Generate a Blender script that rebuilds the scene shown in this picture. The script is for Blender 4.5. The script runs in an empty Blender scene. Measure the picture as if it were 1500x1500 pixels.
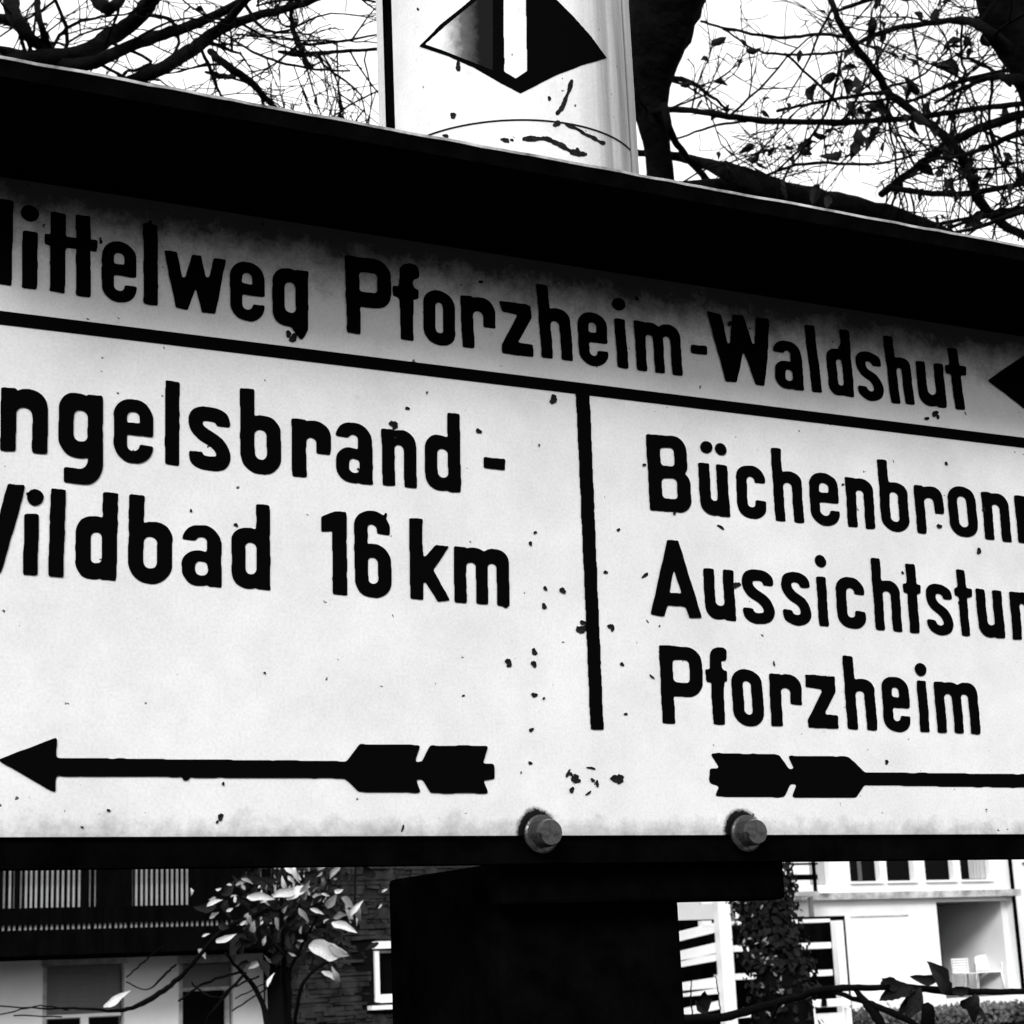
import bpy, bmesh, math, random
import numpy as np
from mathutils import Vector, Matrix
rng = random.Random(7)
nr = np.random.RandomState(11)
scn = bpy.context.scene
COL = scn.collection

# ------------------------------------------------------------------ camera
# pose from the vanishing points of the sign's horizontals and verticals
V1 = np.array([6073., 1208.]) - 750; V2 = np.array([250., -10750.]) - 750
F = math.sqrt(-(V1 @ V2))
_X = np.array([V1[0], -V1[1], -F]); _X /= np.linalg.norm(_X)
_Z = np.array([V2[0], -V2[1], -F]); _Z /= np.linalg.norm(_Z)
_Y = np.cross(_Z, _X)
RM = np.stack([_X, _Y, _Z], 0)                  # world = RM @ camera
FWD = RM @ np.array([0, 0, -1.])
CAM = np.array([-1.42*FWD[0], -1.42*FWD[1], 1.6])
cd = bpy.data.cameras.new('camera'); co = bpy.data.objects.new('camera', cd); COL.objects.link(co)
cd.sensor_width = 36; cd.lens = F/1500*36; cd.clip_start = .05; cd.clip_end = 3000
m4 = Matrix([[*RM[i], CAM[i]] for i in range(3)] + [[0, 0, 0, 1]])
co.matrix_world = m4
cd.dof.use_dof = True; cd.dof.focus_distance = 1.42; cd.dof.aperture_fstop = 45
scn.camera = co

# ------------------------------------------------------------------ light
SUN_EL, SUN_AZ = math.radians(28), None
w = bpy.data.worlds.new('World'); scn.world = w; w.use_nodes = True
nt = w.node_tree; nt.nodes.clear()
out = nt.nodes.new('ShaderNodeOutputWorld'); bg = nt.nodes.new('ShaderNodeBackground')
sky = nt.nodes.new('ShaderNodeTexSky'); sky.sky_type = 'NISHITA'; sky.sun_disc = False
sky.air_density = 1.0; sky.dust_density = 5.0; sky.ozone_density = 1.0
bw = nt.nodes.new('ShaderNodeRGBToBW')
# closed cloud cover over the clear sky: the same everywhere, in black and white
cl = nt.nodes.new('ShaderNodeTexNoise'); cl.inputs['Scale'].default_value = 2.2; cl.inputs['Detail'].default_value = 5
cr = nt.nodes.new('ShaderNodeMapRange'); cr.inputs[1].default_value = .3; cr.inputs[2].default_value = .7; cr.inputs[3].default_value = 8.0; cr.inputs[4].default_value = 9.5
tcw = nt.nodes.new('ShaderNodeTexCoord'); nt.links.new(tcw.outputs['Generated'], cl.inputs['Vector'])
sm = nt.nodes.new('ShaderNodeMath'); sm.operation = 'MULTIPLY_ADD'; sm.inputs[1].default_value = .15
nt.links.new(sky.outputs[0], bw.inputs[0]); nt.links.new(cl.outputs['Fac'], cr.inputs[0])
nt.links.new(bw.outputs[0], sm.inputs[0]); nt.links.new(cr.outputs[0], sm.inputs[2])
nt.links.new(sm.outputs[0], bg.inputs[0]); nt.links.new(bg.outputs[0], out.inputs[0])
bg.inputs[1].default_value = 0.10
# the sun stands behind the camera, a little to its left (a bright patch in the cloud)
back = math.atan2(-FWD[1], -FWD[0])              # azimuth from the sign towards the camera
az = back - math.radians(12)
sdir = Vector((math.cos(az)*math.cos(SUN_EL), math.sin(az)*math.cos(SUN_EL), math.sin(SUN_EL)))
sky.sun_elevation = SUN_EL; sky.sun_rotation = math.atan2(sdir.x, sdir.y)
sl = bpy.data.lights.new('sun', 'SUN'); sl.energy = 1.5; sl.angle = math.radians(14)
so = bpy.data.objects.new('sun', sl); COL.objects.link(so)
so.rotation_euler = sdir.to_track_quat('Z', 'Y').to_euler()
vs = scn.view_settings; vs.view_transform = 'Standard'; vs.look = 'None'; vs.exposure = 0.75; vs.gamma = 1; vs.use_curve_mapping = False
scn.render.engine = 'CYCLES'

# ------------------------------------------------------------------ helpers
def ray(px, py): return RM @ np.array([(px-750)/F, -(py-750)/F, -1.])
def P(px, py, Y):                                # a photo pixel on the upright plane y = Y
    v = ray(px, py); return CAM + v*((Y-CAM[1])/v[1])
def PD(px, py, d):
    v = ray(px, py); return CAM + v/np.linalg.norm(v)*d
def PG(px, py, z):
    v = ray(px, py); return CAM + v*((z-CAM[2])/v[2])

def mat(name, col, rough=.6, noise=None, metal=0, bump=None, spec=.5):
    m = bpy.data.materials.new(name); m.use_nodes = True
    t = m.node_tree; b = t.nodes['Principled BSDF']
    b.inputs['Roughness'].default_value = rough; b.inputs['Metallic'].default_value = metal
    b.inputs['Specular IOR Level'].default_value = spec
    b.inputs['Base Color'].default_value = (col, col, col, 1)
    if noise or bump:
        tc = t.nodes.new('ShaderNodeTexCoord')
    if noise:
        sc, lo, hi = noise[:3]
        n = t.nodes.new('ShaderNodeTexNoise'); n.inputs['Scale'].default_value = sc; n.inputs['Detail'].default_value = 8; n.inputs['Roughness'].default_value = .65
        if len(noise) > 3:
            mp = t.nodes.new('ShaderNodeMapping'); mp.inputs['Scale'].default_value = noise[3]
            t.links.new(tc.outputs['Object'], mp.inputs[0]); t.links.new(mp.outputs[0], n.inputs['Vector'])
        else: t.links.new(tc.outputs['Object'], n.inputs['Vector'])
        r = t.nodes.new('ShaderNodeValToRGB'); r.color_ramp.elements[0].position = .3; r.color_ramp.elements[1].position = .7
        r.color_ramp.elements[0].color = (lo, lo, lo, 1); r.color_ramp.elements[1].color = (hi, hi, hi, 1)
        t.links.new(n.outputs['Fac'], r.inputs[0]); t.links.new(r.outputs[0], b.inputs['Base Color'])
    if bump:
        n2 = t.nodes.new('ShaderNodeTexNoise'); n2.inputs['Scale'].default_value = bump[0]; n2.inputs['Detail'].default_value = 6
        t.links.new(tc.outputs['Object'], n2.inputs['Vector'])
        bp = t.nodes.new('ShaderNodeBump'); bp.inputs['Strength'].default_value = bump[1]; bp.inputs['Distance'].default_value = bump[2]
        t.links.new(n2.outputs['Fac'], bp.inputs['Height']); t.links.new(bp.outputs[0], b.inputs['Normal'])
    return m

def thing(name, label, cat, loc=(0, 0, 0), group=None):
    o = bpy.data.objects.new(name, None); COL.objects.link(o); o.location = [float(c) for c in loc]; o.empty_display_size = .1
    o['label'] = label; o['category'] = cat
    if group: o['group'] = group
    return o
def tag(o, label, cat, group=None):
    o['label'] = label; o['category'] = cat
    if group: o['group'] = group
    return o
def wloc(o):
    v = Vector(o.location)
    while o.parent: o = o.parent; v += o.location
    return v
def obj(name, verts, faces, m, parent=None, smooth=False, kind=None, label=None):
    """verts in world coordinates; the object's origin goes to their centre"""
    verts = np.array(verts, float); c = (verts.min(0)+verts.max(0))/2
    me = bpy.data.meshes.new(name); me.from_pydata((verts-c).tolist(), [], [list(map(int, f)) for f in faces])
    me.materials.append(m)
    if smooth: me.polygons.foreach_set('use_smooth', [True]*len(me.polygons))
    o = bpy.data.objects.new(name, me); COL.objects.link(o)
    if parent: o.parent = parent; c = c-np.array(wloc(parent))
    o.location = c
    if kind: o['kind'] = kind
    if label: o['label'] = label
    return o
def recalc(o):
    bm = bmesh.new(); bm.from_mesh(o.data); bmesh.ops.recalc_face_normals(bm, faces=bm.faces); bm.to_mesh(o.data); bm.free(); return o
BF = [(0, 3, 2, 1), (4, 5, 6, 7), (0, 1, 5, 4), (1, 2, 6, 5), (2, 3, 7, 6), (3, 0, 4, 7)]
def boxv(x0, y0, z0, x1, y1, z1):
    return [(x0, y0, z0), (x1, y0, z0), (x1, y1, z0), (x0, y1, z0), (x0, y0, z1), (x1, y0, z1), (x1, y1, z1), (x0, y1, z1)]
def box(name, x0, y0, z0, x1, y1, z1, m, parent=None, bev=0, **k):
    o = obj(name, boxv(x0, y0, z0, x1, y1, z1), BF, m, parent, **k)
    if bev:
        bm = bmesh.new(); bm.from_mesh(o.data); bmesh.ops.bevel(bm, geom=bm.edges[:], offset=bev, segments=2, affect='EDGES', profile=.5); bm.to_mesh(o.data); bm.free()
    return o
def merge(parts):
    V, Fc = [], []
    for v, f in parts:
        n = len(V); V += [tuple(p) for p in v]; Fc += [tuple(i+n for i in q) for q in f]
    return V, Fc
def pxbox(name, a, b, c, d, Y0, Y1, m, parent=None, **k):
    """a box whose front (plane Y0) fills the photo rectangle a,b - c,d"""
    x0 = P(a, (b+d)/2, Y0)[0]; x1 = P(c, (b+d)/2, Y0)[0]; z1 = P((a+c)/2, b, Y0)[2]; z0 = P((a+c)/2, d, Y0)[2]
    return box(name, x0, Y0, z0, x1, Y1, z1, m, parent, **k)
def catmull(pts, n=6):
    pts = np.array(pts, float)
    if len(pts) < 3: return np.array([pts[0]+(pts[1]-pts[0])*q for q in np.linspace(0, 1, n)])
    p = np.vstack([2*pts[0]-pts[1], pts, 2*pts[-1]-pts[-2]]); o = []
    for i in range(1, len(p)-2):
        for t in np.linspace(0, 1, n, endpoint=False):
            a, b, c, d = p[i-1], p[i], p[i+1], p[i+2]
            o.append(.5*((2*b)+(-a+c)*t+(2*a-5*b+4*c-d)*t*t+(-a+3*b-3*c+d)*t**3))
    o.append(pts[-1]); return np.array(o)
def tube(pts, radii, seg=6, lump=0):
    pts = np.array(pts, float); n = len(pts); V = []; Fc = []
    u = None
    for i in range(n):
        t = pts[min(i+1, n-1)]-pts[max(i-1, 0)]; t = t/(np.linalg.norm(t)+1e-9)
        if u is None: u = np.cross(t, (0, 0, 1.) if abs(t[2]) < .9 else (1., 0, 0))
        u = u-t*(u@t); u /= np.linalg.norm(u)+1e-9; v = np.cross(t, u)
        for k in range(seg):
            a = 2*math.pi*k/seg; r = radii[i]*(1+lump*nr.uniform(-1, 1))
            V.append(pts[i]+r*(math.cos(a)*u+math.sin(a)*v))
    for i in range(n-1):
        for k in range(seg):
            a = i*seg+k; b = i*seg+(k+1) % seg; Fc.append((a, b, b+seg, a+seg))
    Fc.append(tuple(range(seg))[::-1]); Fc.append(tuple(range((n-1)*seg, n*seg)))
    return V, Fc

# ------------------------------------------------------------------ materials
M = {}
M['black_paint'] = mat('black_lettering_paint', .002, .8, spec=0)
M['dark_steel'] = mat('dark_painted_metal', .002, .8, noise=(30, .0005, .0025), bump=(90, .3, .002), spec=0)
M['lip'] = mat('worn_metal_edge', .2, .5, noise=(40, .01, .55))
M['bolt'] = mat('zinc_bolt', .02, .28, noise=(220, .002, .05), metal=0, bump=(200, .4, .001))
M['rust'] = mat('rust_grime', .006, .9, noise=(150, .002, .02), spec=.02)
M['bark'] = mat('bark', .003, .95, noise=(9, .001, .006), bump=(14, .9, .03), spec=.02)
M['twig'] = mat('twig_bark', .003, .9, spec=.02)
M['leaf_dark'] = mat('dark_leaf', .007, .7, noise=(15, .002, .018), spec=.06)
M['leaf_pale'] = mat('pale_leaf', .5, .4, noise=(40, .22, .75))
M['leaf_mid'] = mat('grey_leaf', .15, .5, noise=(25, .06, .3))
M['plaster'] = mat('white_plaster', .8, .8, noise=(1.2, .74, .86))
M['cream'] = mat('pale_plaster', .8, .85, noise=(1.5, .74, .85))
M['dark_wood'] = mat('dark_stained_timber', .0015, .85, noise=(6, .0008, .003, (1, 1, .2)), spec=0)
M['slat'] = mat('pale_baluster_paint', .2, .6, noise=(1.4, .03, .42))
M['white'] = mat('white_paint', .82, .5, noise=(3, .78, .86))
M['shutter'] = mat('grey_roller_shutter', .12, .6, noise=(2, .09, .15))
M['glass'] = mat('dark_window_glass', .002, .12, spec=.04)
M['curtain'] = mat('grey_curtain', .35, .8, noise=(4, .15, .55, (10, 1, .1)))
M['stone'] = mat('dark_rough_stone', .02, .95, noise=(3, .012, .07), bump=(6, .8, .05), spec=.1)
M['stone2'] = mat('dark_stone_face', .03, .95, noise=(4, .002, .038), bump=(9, .8, .03), spec=.1)
M['mortar'] = mat('dark_joint', .003, .95, spec=.05)
M['ledge'] = mat('weathered_ledge', .35, .9, noise=(3, .12, .65))
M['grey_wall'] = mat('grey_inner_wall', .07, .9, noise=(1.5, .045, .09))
M['ground'] = mat('ground', .04, .95, noise=(.8, .02, .06), spec=.1)
M['hedge'] = mat('hedge_leaf', .08, .7, noise=(2, .02, .2), spec=.2)
M['roof_tile'] = mat('roof_tiles', .06, .9, noise=(3, .04, .08))
M['zinc'] = mat('pale_drainpipe', .5, .5, noise=(2, .4, .6))

# weathered white enamel of the sign: cloudy grey, fine specks, grime along the upper and lower edge
def enamel(name, ztop=None, zbot=None, base=.70, vertical=False, stains=()):
    m = bpy.data.materials.new(name); m.use_nodes = True; t = m.node_tree; b = t.nodes['Principled BSDF']
    b.inputs['Roughness'].default_value = .5; b.inputs['Specular IOR Level'].default_value = .12
    N = t.nodes.new; L = t.links.new
    geo = N('ShaderNodeNewGeometry')
    def noise(scale, detail=8, vec=None, rough=.6):
        n = N('ShaderNodeTexNoise'); n.inputs['Scale'].default_value = scale; n.inputs['Detail'].default_value = detail; n.inputs['Roughness'].default_value = rough
        L(vec or geo.outputs['Position'], n.inputs['Vector']); return n.outputs['Fac']
    def ramp(fac, p0, c0, p1, c1):
        r = N('ShaderNodeMapRange'); r.clamp = True; L(fac, r.inputs[0])
        for i, v in zip((1, 2, 3, 4), (p0, p1, c0, c1)): r.inputs[i].default_value = v
        return r.outputs[0]
    def math_(op, a, b2):
        n = N('ShaderNodeMath'); n.operation = op
        for i, v in ((0, a), (1, b2)):
            if isinstance(v, (int, float)): n.inputs[i].default_value = v
            else: L(v, n.inputs[i])
        return n.outputs[0]
    val = ramp(noise(11, 10, rough=.7), .3, base*.84, .7, base*1.08)
    val = math_('MULTIPLY', val, ramp(noise(480, 4), .25, .86, .6, 1.0))
    val = math_('MULTIPLY', val, ramp(noise(60, 8, rough=.75), .60, 1.0, .78, .72))
    # pin-prick specks where the enamel has flaked
    v = N('ShaderNodeTexVoronoi'); v.inputs['Scale'].default_value = 95; 
    dn_ = N('ShaderNodeTexNoise'); dn_.inputs['Scale'].default_value = 260; dn_.inputs['Detail'].default_value = 4; L(geo.outputs['Position'], dn_.inputs['Vector'])
    vm = N('ShaderNodeVectorMath'); vm.operation = 'MULTIPLY_ADD'; vm.inputs[1].default_value = (.006,)*3; L(dn_.outputs['Color'], vm.inputs[0]); L(geo.outputs['Position'], vm.inputs[2])
    L(vm.outputs[0], v.inputs['Vector'])
    big = N('ShaderNodeSeparateColor'); L(v.outputs['Color'], big.inputs[0])
    rad = ramp(big.outputs[0], .72, 0.0, 1.0, .105)
    d = math_('SUBTRACT', v.outputs['Distance'], rad)
    val = math_('MULTIPLY', val, ramp(d, 0.0, .12, .03, 1.0))
    sep = N('ShaderNodeSeparateXYZ'); L(geo.outputs['Position'], sep.inputs[0])
    if ztop:   # dried algae creeping down from the hood, in ragged tongues
        h = math_('ADD', math_('SUBTRACT', ztop, sep.outputs['Z']), math_('MULTIPLY', math_('SUBTRACT', noise(30, 10, rough=.75), .5), .085))
        val = math_('MULTIPLY', val, ramp(h, .010, .10, .052, 1.0))
    if zbot:   # splashed dirt along the lower edge
        h = math_('ADD', math_('SUBTRACT', sep.outputs['Z'], zbot), math_('MULTIPLY', math_('SUBTRACT', noise(45, 9, rough=.7), .5), .06))
        val = math_('MULTIPLY', val, ramp(h, -.008, .45, .014, 1.0))
    for sx_, sz_, sr_ in stains:   # rust bled out round a fixing
        cv = N('ShaderNodeCombineXYZ'); cv.inputs[0].default_value = sx_; cv.inputs[2].default_value = sz_
        ds_ = N('ShaderNodeVectorMath'); ds_.operation = 'DISTANCE'; L(geo.outputs['Position'], ds_.inputs[0]); L(cv.outputs[0], ds_.inputs[1])
        h = math_('ADD', ds_.outputs['Value'], math_('MULTIPLY', math_('SUBTRACT', noise(170, 9, rough=.75), .5), .009))
        val = math_('MULTIPLY', val, ramp(h, sr_, .002, sr_*1.22, 1.0))
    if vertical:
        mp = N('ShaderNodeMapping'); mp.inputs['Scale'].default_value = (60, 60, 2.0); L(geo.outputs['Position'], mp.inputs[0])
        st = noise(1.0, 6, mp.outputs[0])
        side = ramp(sep.outputs['X'], vertical, 0.0, vertical+.035, 1.0)  # right-hand shading put into the colour, mixed with vertical rain streaks
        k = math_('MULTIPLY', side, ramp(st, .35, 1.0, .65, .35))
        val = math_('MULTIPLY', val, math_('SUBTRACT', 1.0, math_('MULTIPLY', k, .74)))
    L(val, b.inputs['Base Color'])
    bp = N('ShaderNodeBump'); bp.inputs['Strength'].default_value = .15; bp.inputs['Distance'].default_value = .001
    L(noise(180, 4), bp.inputs['Height']); L(bp.outputs[0], b.inputs['Normal'])
    return m

# ------------------------------------------------------------------ the ground
g = obj('ground', [(-1500, -1500, 0), (1500, -1500, 0), (1500, 1500, 0), (-1500, 1500, 0)], [(0, 1, 2, 3)], M['ground'], kind='structure')

n = 72; V = []; Fc = []
for i in range(n+1):
    a = 2*math.pi*i/n; hgt = 22+10*math.sin(3*a+1)+6*math.sin(7*a+2)+3*math.sin(17*a)
    for r_, z_ in ((170, -1), (230, hgt*.6), (300, hgt), (420, -2)): V.append((r_*math.cos(a), r_*math.sin(a), z_))
    if i:
        for k in range(3): b_ = 4*(i-1)+k; Fc.append((b_, b_+1, b_+5, b_+4))
obj('hills', V, Fc, M['ground'], kind='structure', smooth=True)

# ================================================================== THE SIGN
Z_BOT = P(750, 1224, 0)[2]; Z_TOP = P(750, 376, 0)[2]
X_L = P(-120, 800, 0)[0]; X_R = P(1745, 800, 0)[0]
M['enamel'] = enamel('weathered_white_enamel', Z_TOP, Z_BOT, stains=[(*P(787, 1219, 0)[[0, 2]], .0150), (*P(1087, 1218, 0)[[0, 2]], .0150), (*P(905, 1141, 0)[[0, 2]], .0022), (*P(842, 1141, 0)[[0, 2]], .003)])
sign = thing('trail_signpost', 'large white enamel hiking signboard with black lettering under a dark hood', 'signboard', (X_L, 0, Z_BOT))
pn = box('panel', X_L, 0, Z_BOT, X_R, .004, Z_TOP+.004, M['enamel'], sign)
# hood: soffit board, front strip, thin worn lip along the upper front edge
D = .146
ze = P(750, 238, -D)[2]
box('hood', X_L-.05, -D, Z_TOP, X_R+.05, .024, Z_TOP+.006, M['dark_steel'], sign)
zf = max(ze, Z_TOP+.010)
box('hood_front', X_L-.05, -D-.003, Z_TOP-.002, X_R+.05, -D-.0001, zf, M['dark_steel'], sign)
# a slightly wavy worn lip
n = 90; V = []; Fc = []
for i in range(n+1):
    x = X_L-.05+(X_R-X_L+.1)*i/n; dz = nr.uniform(-.0004, .0004)
    V += [(x, -D-.0042, zf-.0011+dz), (x, -D+.006, zf-.0011+dz), (x, -D+.006, zf+.0008+dz), (x, -D-.0042, zf+.0008+dz)]
    if i:
        a = 4*(i-1); c = 4*i
        for k in range(4): Fc.append((a+k, c+k, c+(k+1) % 4, a+(k+1) % 4))
recalc(obj('hood_lip', V, Fc, M['lip'], sign))
# lower rail behind the panel's bottom edge
zr0 = P(750, 1265, .0045)[2]
box('bottom_rail', X_L-.01, .0045, zr0, X_R+.01, .022, Z_BOT+.03, M['dark_steel'], sign)
box('top_rail', X_L-.01, .0045, Z_TOP-.05, X_R+.01, .022, Z_TOP-.003, M['dark_steel'], sign)
for xx, e in ((X_L, -1), (X_R, 1)):
    box('end_rail', xx+(.0 if e < 0 else -.03), .0045, Z_BOT+.0305, xx+(.03 if e < 0 else 0), .022, Z_TOP-.0505, M['dark_steel'], sign)

# ---- painted marks: rasterise a shape in photo pixels, smooth, contour, lay on the panel
def contour_mesh(Fd, gx, gy, maxrun=999):
    """filled marching squares at level .5; Fd[j,i] at (gx[i], gy[j])"""
    V = []; Fc = []; idx = {}
    def vert(x, y):
        k = (round(x*1000), round(y*1000))
        if k not in idx: idx[k] = len(V); V.append((x, y))
        return idx[k]
    ins = Fd > .5
    for j in range(len(gy)-1):
        run = None
        for i in range(len(gx)):
            full = i < len(gx)-1 and ins[j, i] and ins[j, i+1] and ins[j+1, i] and ins[j+1, i+1]
            if full:
                if run is None: run = i
                if i-run < maxrun: continue
            if run is not None:
                Fc.append([vert(gx[run], gy[j]), vert(gx[i], gy[j]), vert(gx[i], gy[j+1]), vert(gx[run], gy[j+1])]); run = None
            if i == len(gx)-1: break
            cs = [(i, j), (i+1, j), (i+1, j+1), (i, j+1)]
            if not any(ins[b, a] for a, b in cs): continue
            poly = []
            for q in range(4):
                a, b = cs[q]; c, d2 = cs[(q+1) % 4]; va, vb = Fd[b, a], Fd[d2, c]
                if va > .5: poly.append(vert(gx[a], gy[b]))
                if (va > .5) != (vb > .5):
                    t = (.5-va)/(vb-va); poly.append(vert(gx[a]+(gx[c]-gx[a])*t, gy[b]+(gy[d2]-gy[b])*t))
            pp = []
            for q in poly:
                if not pp or pp[-1] != q: pp.append(q)
            if len(pp) > 1 and pp[0] == pp[-1]: pp.pop()
            if len(pp) >= 3: Fc.append(pp)
    return V, Fc
def blur(A, s):
    r = int(3*s)+1; k = np.exp(-.5*(np.arange(-r, r+1)/s)**2); k /= k.sum()
    A = np.apply_along_axis(lambda q: np.convolve(q, k, 'same'), 0, A)
    return np.apply_along_axis(lambda q: np.convolve(q, k, 'same'), 1, A)
def inpoly(X, Y, pts):
    r = np.zeros(X.shape, bool); n = len(pts)
    for i in range(n):
        x0, y0 = pts[i]; x1, y1 = pts[(i+1) % n]
        if y0 == y1: continue
        c = (y0 > Y) != (y1 > Y)
        r ^= c & (X < (x1-x0)*(Y-y0)/(y1-y0)+x0)
    return r
LAYER = [0]
def on_panel(x, y): return P(x, y, -.0005-.00004*(LAYER[0] % 12))   # each coat of paint a hair above the last
def mark(name, bbox, fn, m=None, parent=None, surf=on_panel, h=.8, sig=1.5, wob=.28, label=None, maxrun=999):
    a, b, c, d = bbox; pad = 8; LAYER[0] += 1
    gx = np.arange(a-pad, c+pad, h); gy = np.arange(b-pad, d+pad, h)
    X, Y = np.meshgrid(gx, gy)
    p1, p2 = nr.uniform(0, 6, 2)
    Xw = X+wob*(np.sin(Y/9.+p1)+.6*np.sin(Y/3.7+X/11+p2)); Yw = Y+wob*(np.sin(X/8.+p2)+.6*np.sin(X/4.1+Y/9+p1))
    A = blur(fn(Xw, Yw).astype(float), sig/h)
    V, Fc = contour_mesh(A, gx, gy, maxrun if surf is on_panel else 6)
    if not Fc: return None
    o = obj(name, [surf(*v) for v in V], Fc, m or M['black_paint'], parent or sign, label=label)
    return o

def sbox(X, Y, x0, y0, x1, y1): return (X >= x0) & (X <= x1) & (Y >= y0) & (Y <= y1)
def rr(X, Y, x0, y0, x1, y1, r):
    r = max(.1, min(r, (x1-x0)/2-.01, (y1-y0)/2-.01))
    qx = np.abs(X-(x0+x1)/2)-(x1-x0)/2+r; qy = np.abs(Y-(y0+y1)/2)-(y1-y0)/2+r
    return np.hypot(np.maximum(qx, 0), np.maximum(qy, 0))+np.minimum(np.maximum(qx, qy), 0)-r <= 0
def ring(X, Y, x0, y0, x1, y1, s, t, r=None, sr=None):
    w_ = x1-x0; sr = sr or s
    return rr(X, Y, x0, y0, x1, y1, r or w_*.46) & ~rr(X, Y, x0+s, y0+t, x1-sr, y1-t, (w_-s-sr)*.46)
def arch(X, Y, x0, x1, H, sl, sr, t):
    return rr(X, Y, x0, -200, x1, H, (x1-x0)*.46) & ~rr(X, Y, x0+sl, -300, x1-sr, H-t, (x1-x0-sl-sr)*.48) & (Y >= 0)
def glyph(ch, X, Y, W, H, s, xr=.70):
    t = s*.95
    if ch == 'l': return sbox(X, Y, 0, 0, W, H)
    if ch == 'o': return ring(X, Y, 0, 0, W, H, s, t*1.05)
    if ch == 'n': return sbox(X, Y, 0, 0, s, H) | arch(X, Y, s*.45, W, H, s*.55, s, t*1.25)
    if ch == 'h': return sbox(X, Y, 0, 0, s, H) | arch(X, Y, s*.45, W, H*xr, s*.55, s, t*1.2)
    if ch == 'm':
        q = (W+s)/2
        return sbox(X, Y, 0, 0, s, H) | arch(X, Y, s*.45, q, H, s*.55, s*.95, t*1.25) | arch(X, Y, q-s*.6, W, H, s*.6, s, t*1.25)
    if ch == 'r': return sbox(X, Y, 0, 0, s, H) | (arch(X, Y, s*.45, W, H, s*.55, s, t*1.25) & ((Y > .44*H) | (X < s)))
    if ch == 'u':
        a = rr(X, Y, 0, 0, W-s*.42, H+200, W*.44) & ~rr(X, Y, s, t*1.35, W-s, H+300, (W-2*s)*.48) & (Y <= H)
        return a & (X < W-s*.5) | sbox(X, Y, W-s, 0, W, H)
    if ch == 'b': return sbox(X, Y, 0, H*.2, s, H) | ring(X, Y, 0, 0, W, H*xr, s, t*1.05) & (Y < H*xr*.5) | ring(X, Y, s*.42, 0, W, H*xr, s*.58, t*1.05, sr=s) & (Y >= H*xr*.5)
    if ch == 'd': return sbox(X, Y, W-s, 0, W, H) | ring(X, Y, 0, 0, W-s*.42, H*xr, s, t*1.1, sr=s*.58)
    if ch == 'q': return sbox(X, Y, W-s, 0, W, H) | ring(X, Y, 0, 0, W-s*.42, H, s, t*1.15, sr=s*.58)
    if ch == 'g':
        tail = rr(X, Y, -W, -.40*H, W, .5*H, W*.46) & ~rr(X, Y, -2*W, -.40*H+s*1.0, W-s, .6*H, W*.2) & (X > .12*W) & (Y < .15*H)
        return glyph('q', X, Y, W, H, s) | tail
    if ch == 'c': return ring(X, Y, 0, 0, W, H, s, t*1.1) & ~sbox(X, Y, W*.52, .36*H, W+9, .68*H)
    if ch == 'e':
        return (ring(X, Y, 0, 0, W, H, s, H*.19) & ~sbox(X, Y, W*.5, .30*H, W+9, .45*H)) | sbox(X, Y, s*.5, .44*H, W-1, .63*H)
    if ch == 'a':
        top = ring(X, Y, 0, .25*H, W-s*.03, H, s*1.05, H*.2) & ((X > W*.5) & (Y > .4*H) | (Y > .74*H))
        return top | ring(X, Y, 0, 0, W-s*.4, .58*H, s, H*.17, sr=s*.6) | sbox(X, Y, W-s, 0, W, .75*H)
    if ch == 's':
        pts = catmull([(W-s*.5, .765*H), (W-s*.66, .85*H), (W*.5, H-t*.52), (s*.62, .86*H), (s*.52, .70*H), (W*.34, .57*H), (W*.66, .45*H), (W-s*.52, .30*H), (W-s*.62, .15*H), (W*.5, t*.52), (s*.66, .15*H), (s*.5, .235*H)], 8)
        d = np.full(X.shape, 1e9)
        for p, q in zip(pts[:-1], pts[1:]):
            e = q-p; tt = np.clip(((X-p[0])*e[0]+(Y-p[1])*e[1])/(e@e+1e-9), 0, 1)
            d = np.minimum(d, np.hypot(X-p[0]-tt*e[0], Y-p[1]-tt*e[1]))
        r = d < s*.5
        r &= ~sbox(X, Y, W*.58, .62*H, W+9, .715*H); r &= ~sbox(X, Y, -9, .285*H, W*.42, .40*H)
        return r
    if ch == 'P':
        return (sbox(X, Y, 0, 0, s, H) | (rr(X, Y, -W, .36*H, W, H, W*.36) & (X > 0))) & ~rr(X, Y, s, .36*H+t*1.15, W-s*1.0, H-t*1.1, 5)
    if ch == 'B':
        b = (rr(X, Y, -W, .46*H, W*.95, H, W*.32) | rr(X, Y, -W, 0, W, .56*H, W*.32)) & (X > 0)
        return b & ~rr(X, Y, s, .60*H, W*.95-s*.95, H-t*.95, 4) & ~rr(X, Y, s, t*1.0, W-s*1.0, .44*H, 5)
    if ch == '6':
        top = ring(X, Y, 0, 0, W*.98, H, s, s) & ((Y > .74*H) | (X < W*.5))
        return top & (Y > .3*H) | ring(X, Y, 0, 0, W, .62*H, s, s*1.0)
    if ch == 'E':
        return sbox(X, Y, 0, 0, s, H) | sbox(X, Y, 0, 0, W, t) | sbox(X, Y, 0, H-t, W, H) | sbox(X, Y, 0, H*.45, W*.9, H*.45+t)
    if ch == 'M':
        return sbox(X, Y, 0, 0, s, H) | sbox(X, Y, W-s, 0, W, H) | inpoly(X, Y, [(0, H), (s, H), (W/2, H*.5), (W-s, H), (W, H), (W/2+s*.4, H*.15), (W/2-s*.4, H*.15)])
    raise KeyError(ch)
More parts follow.
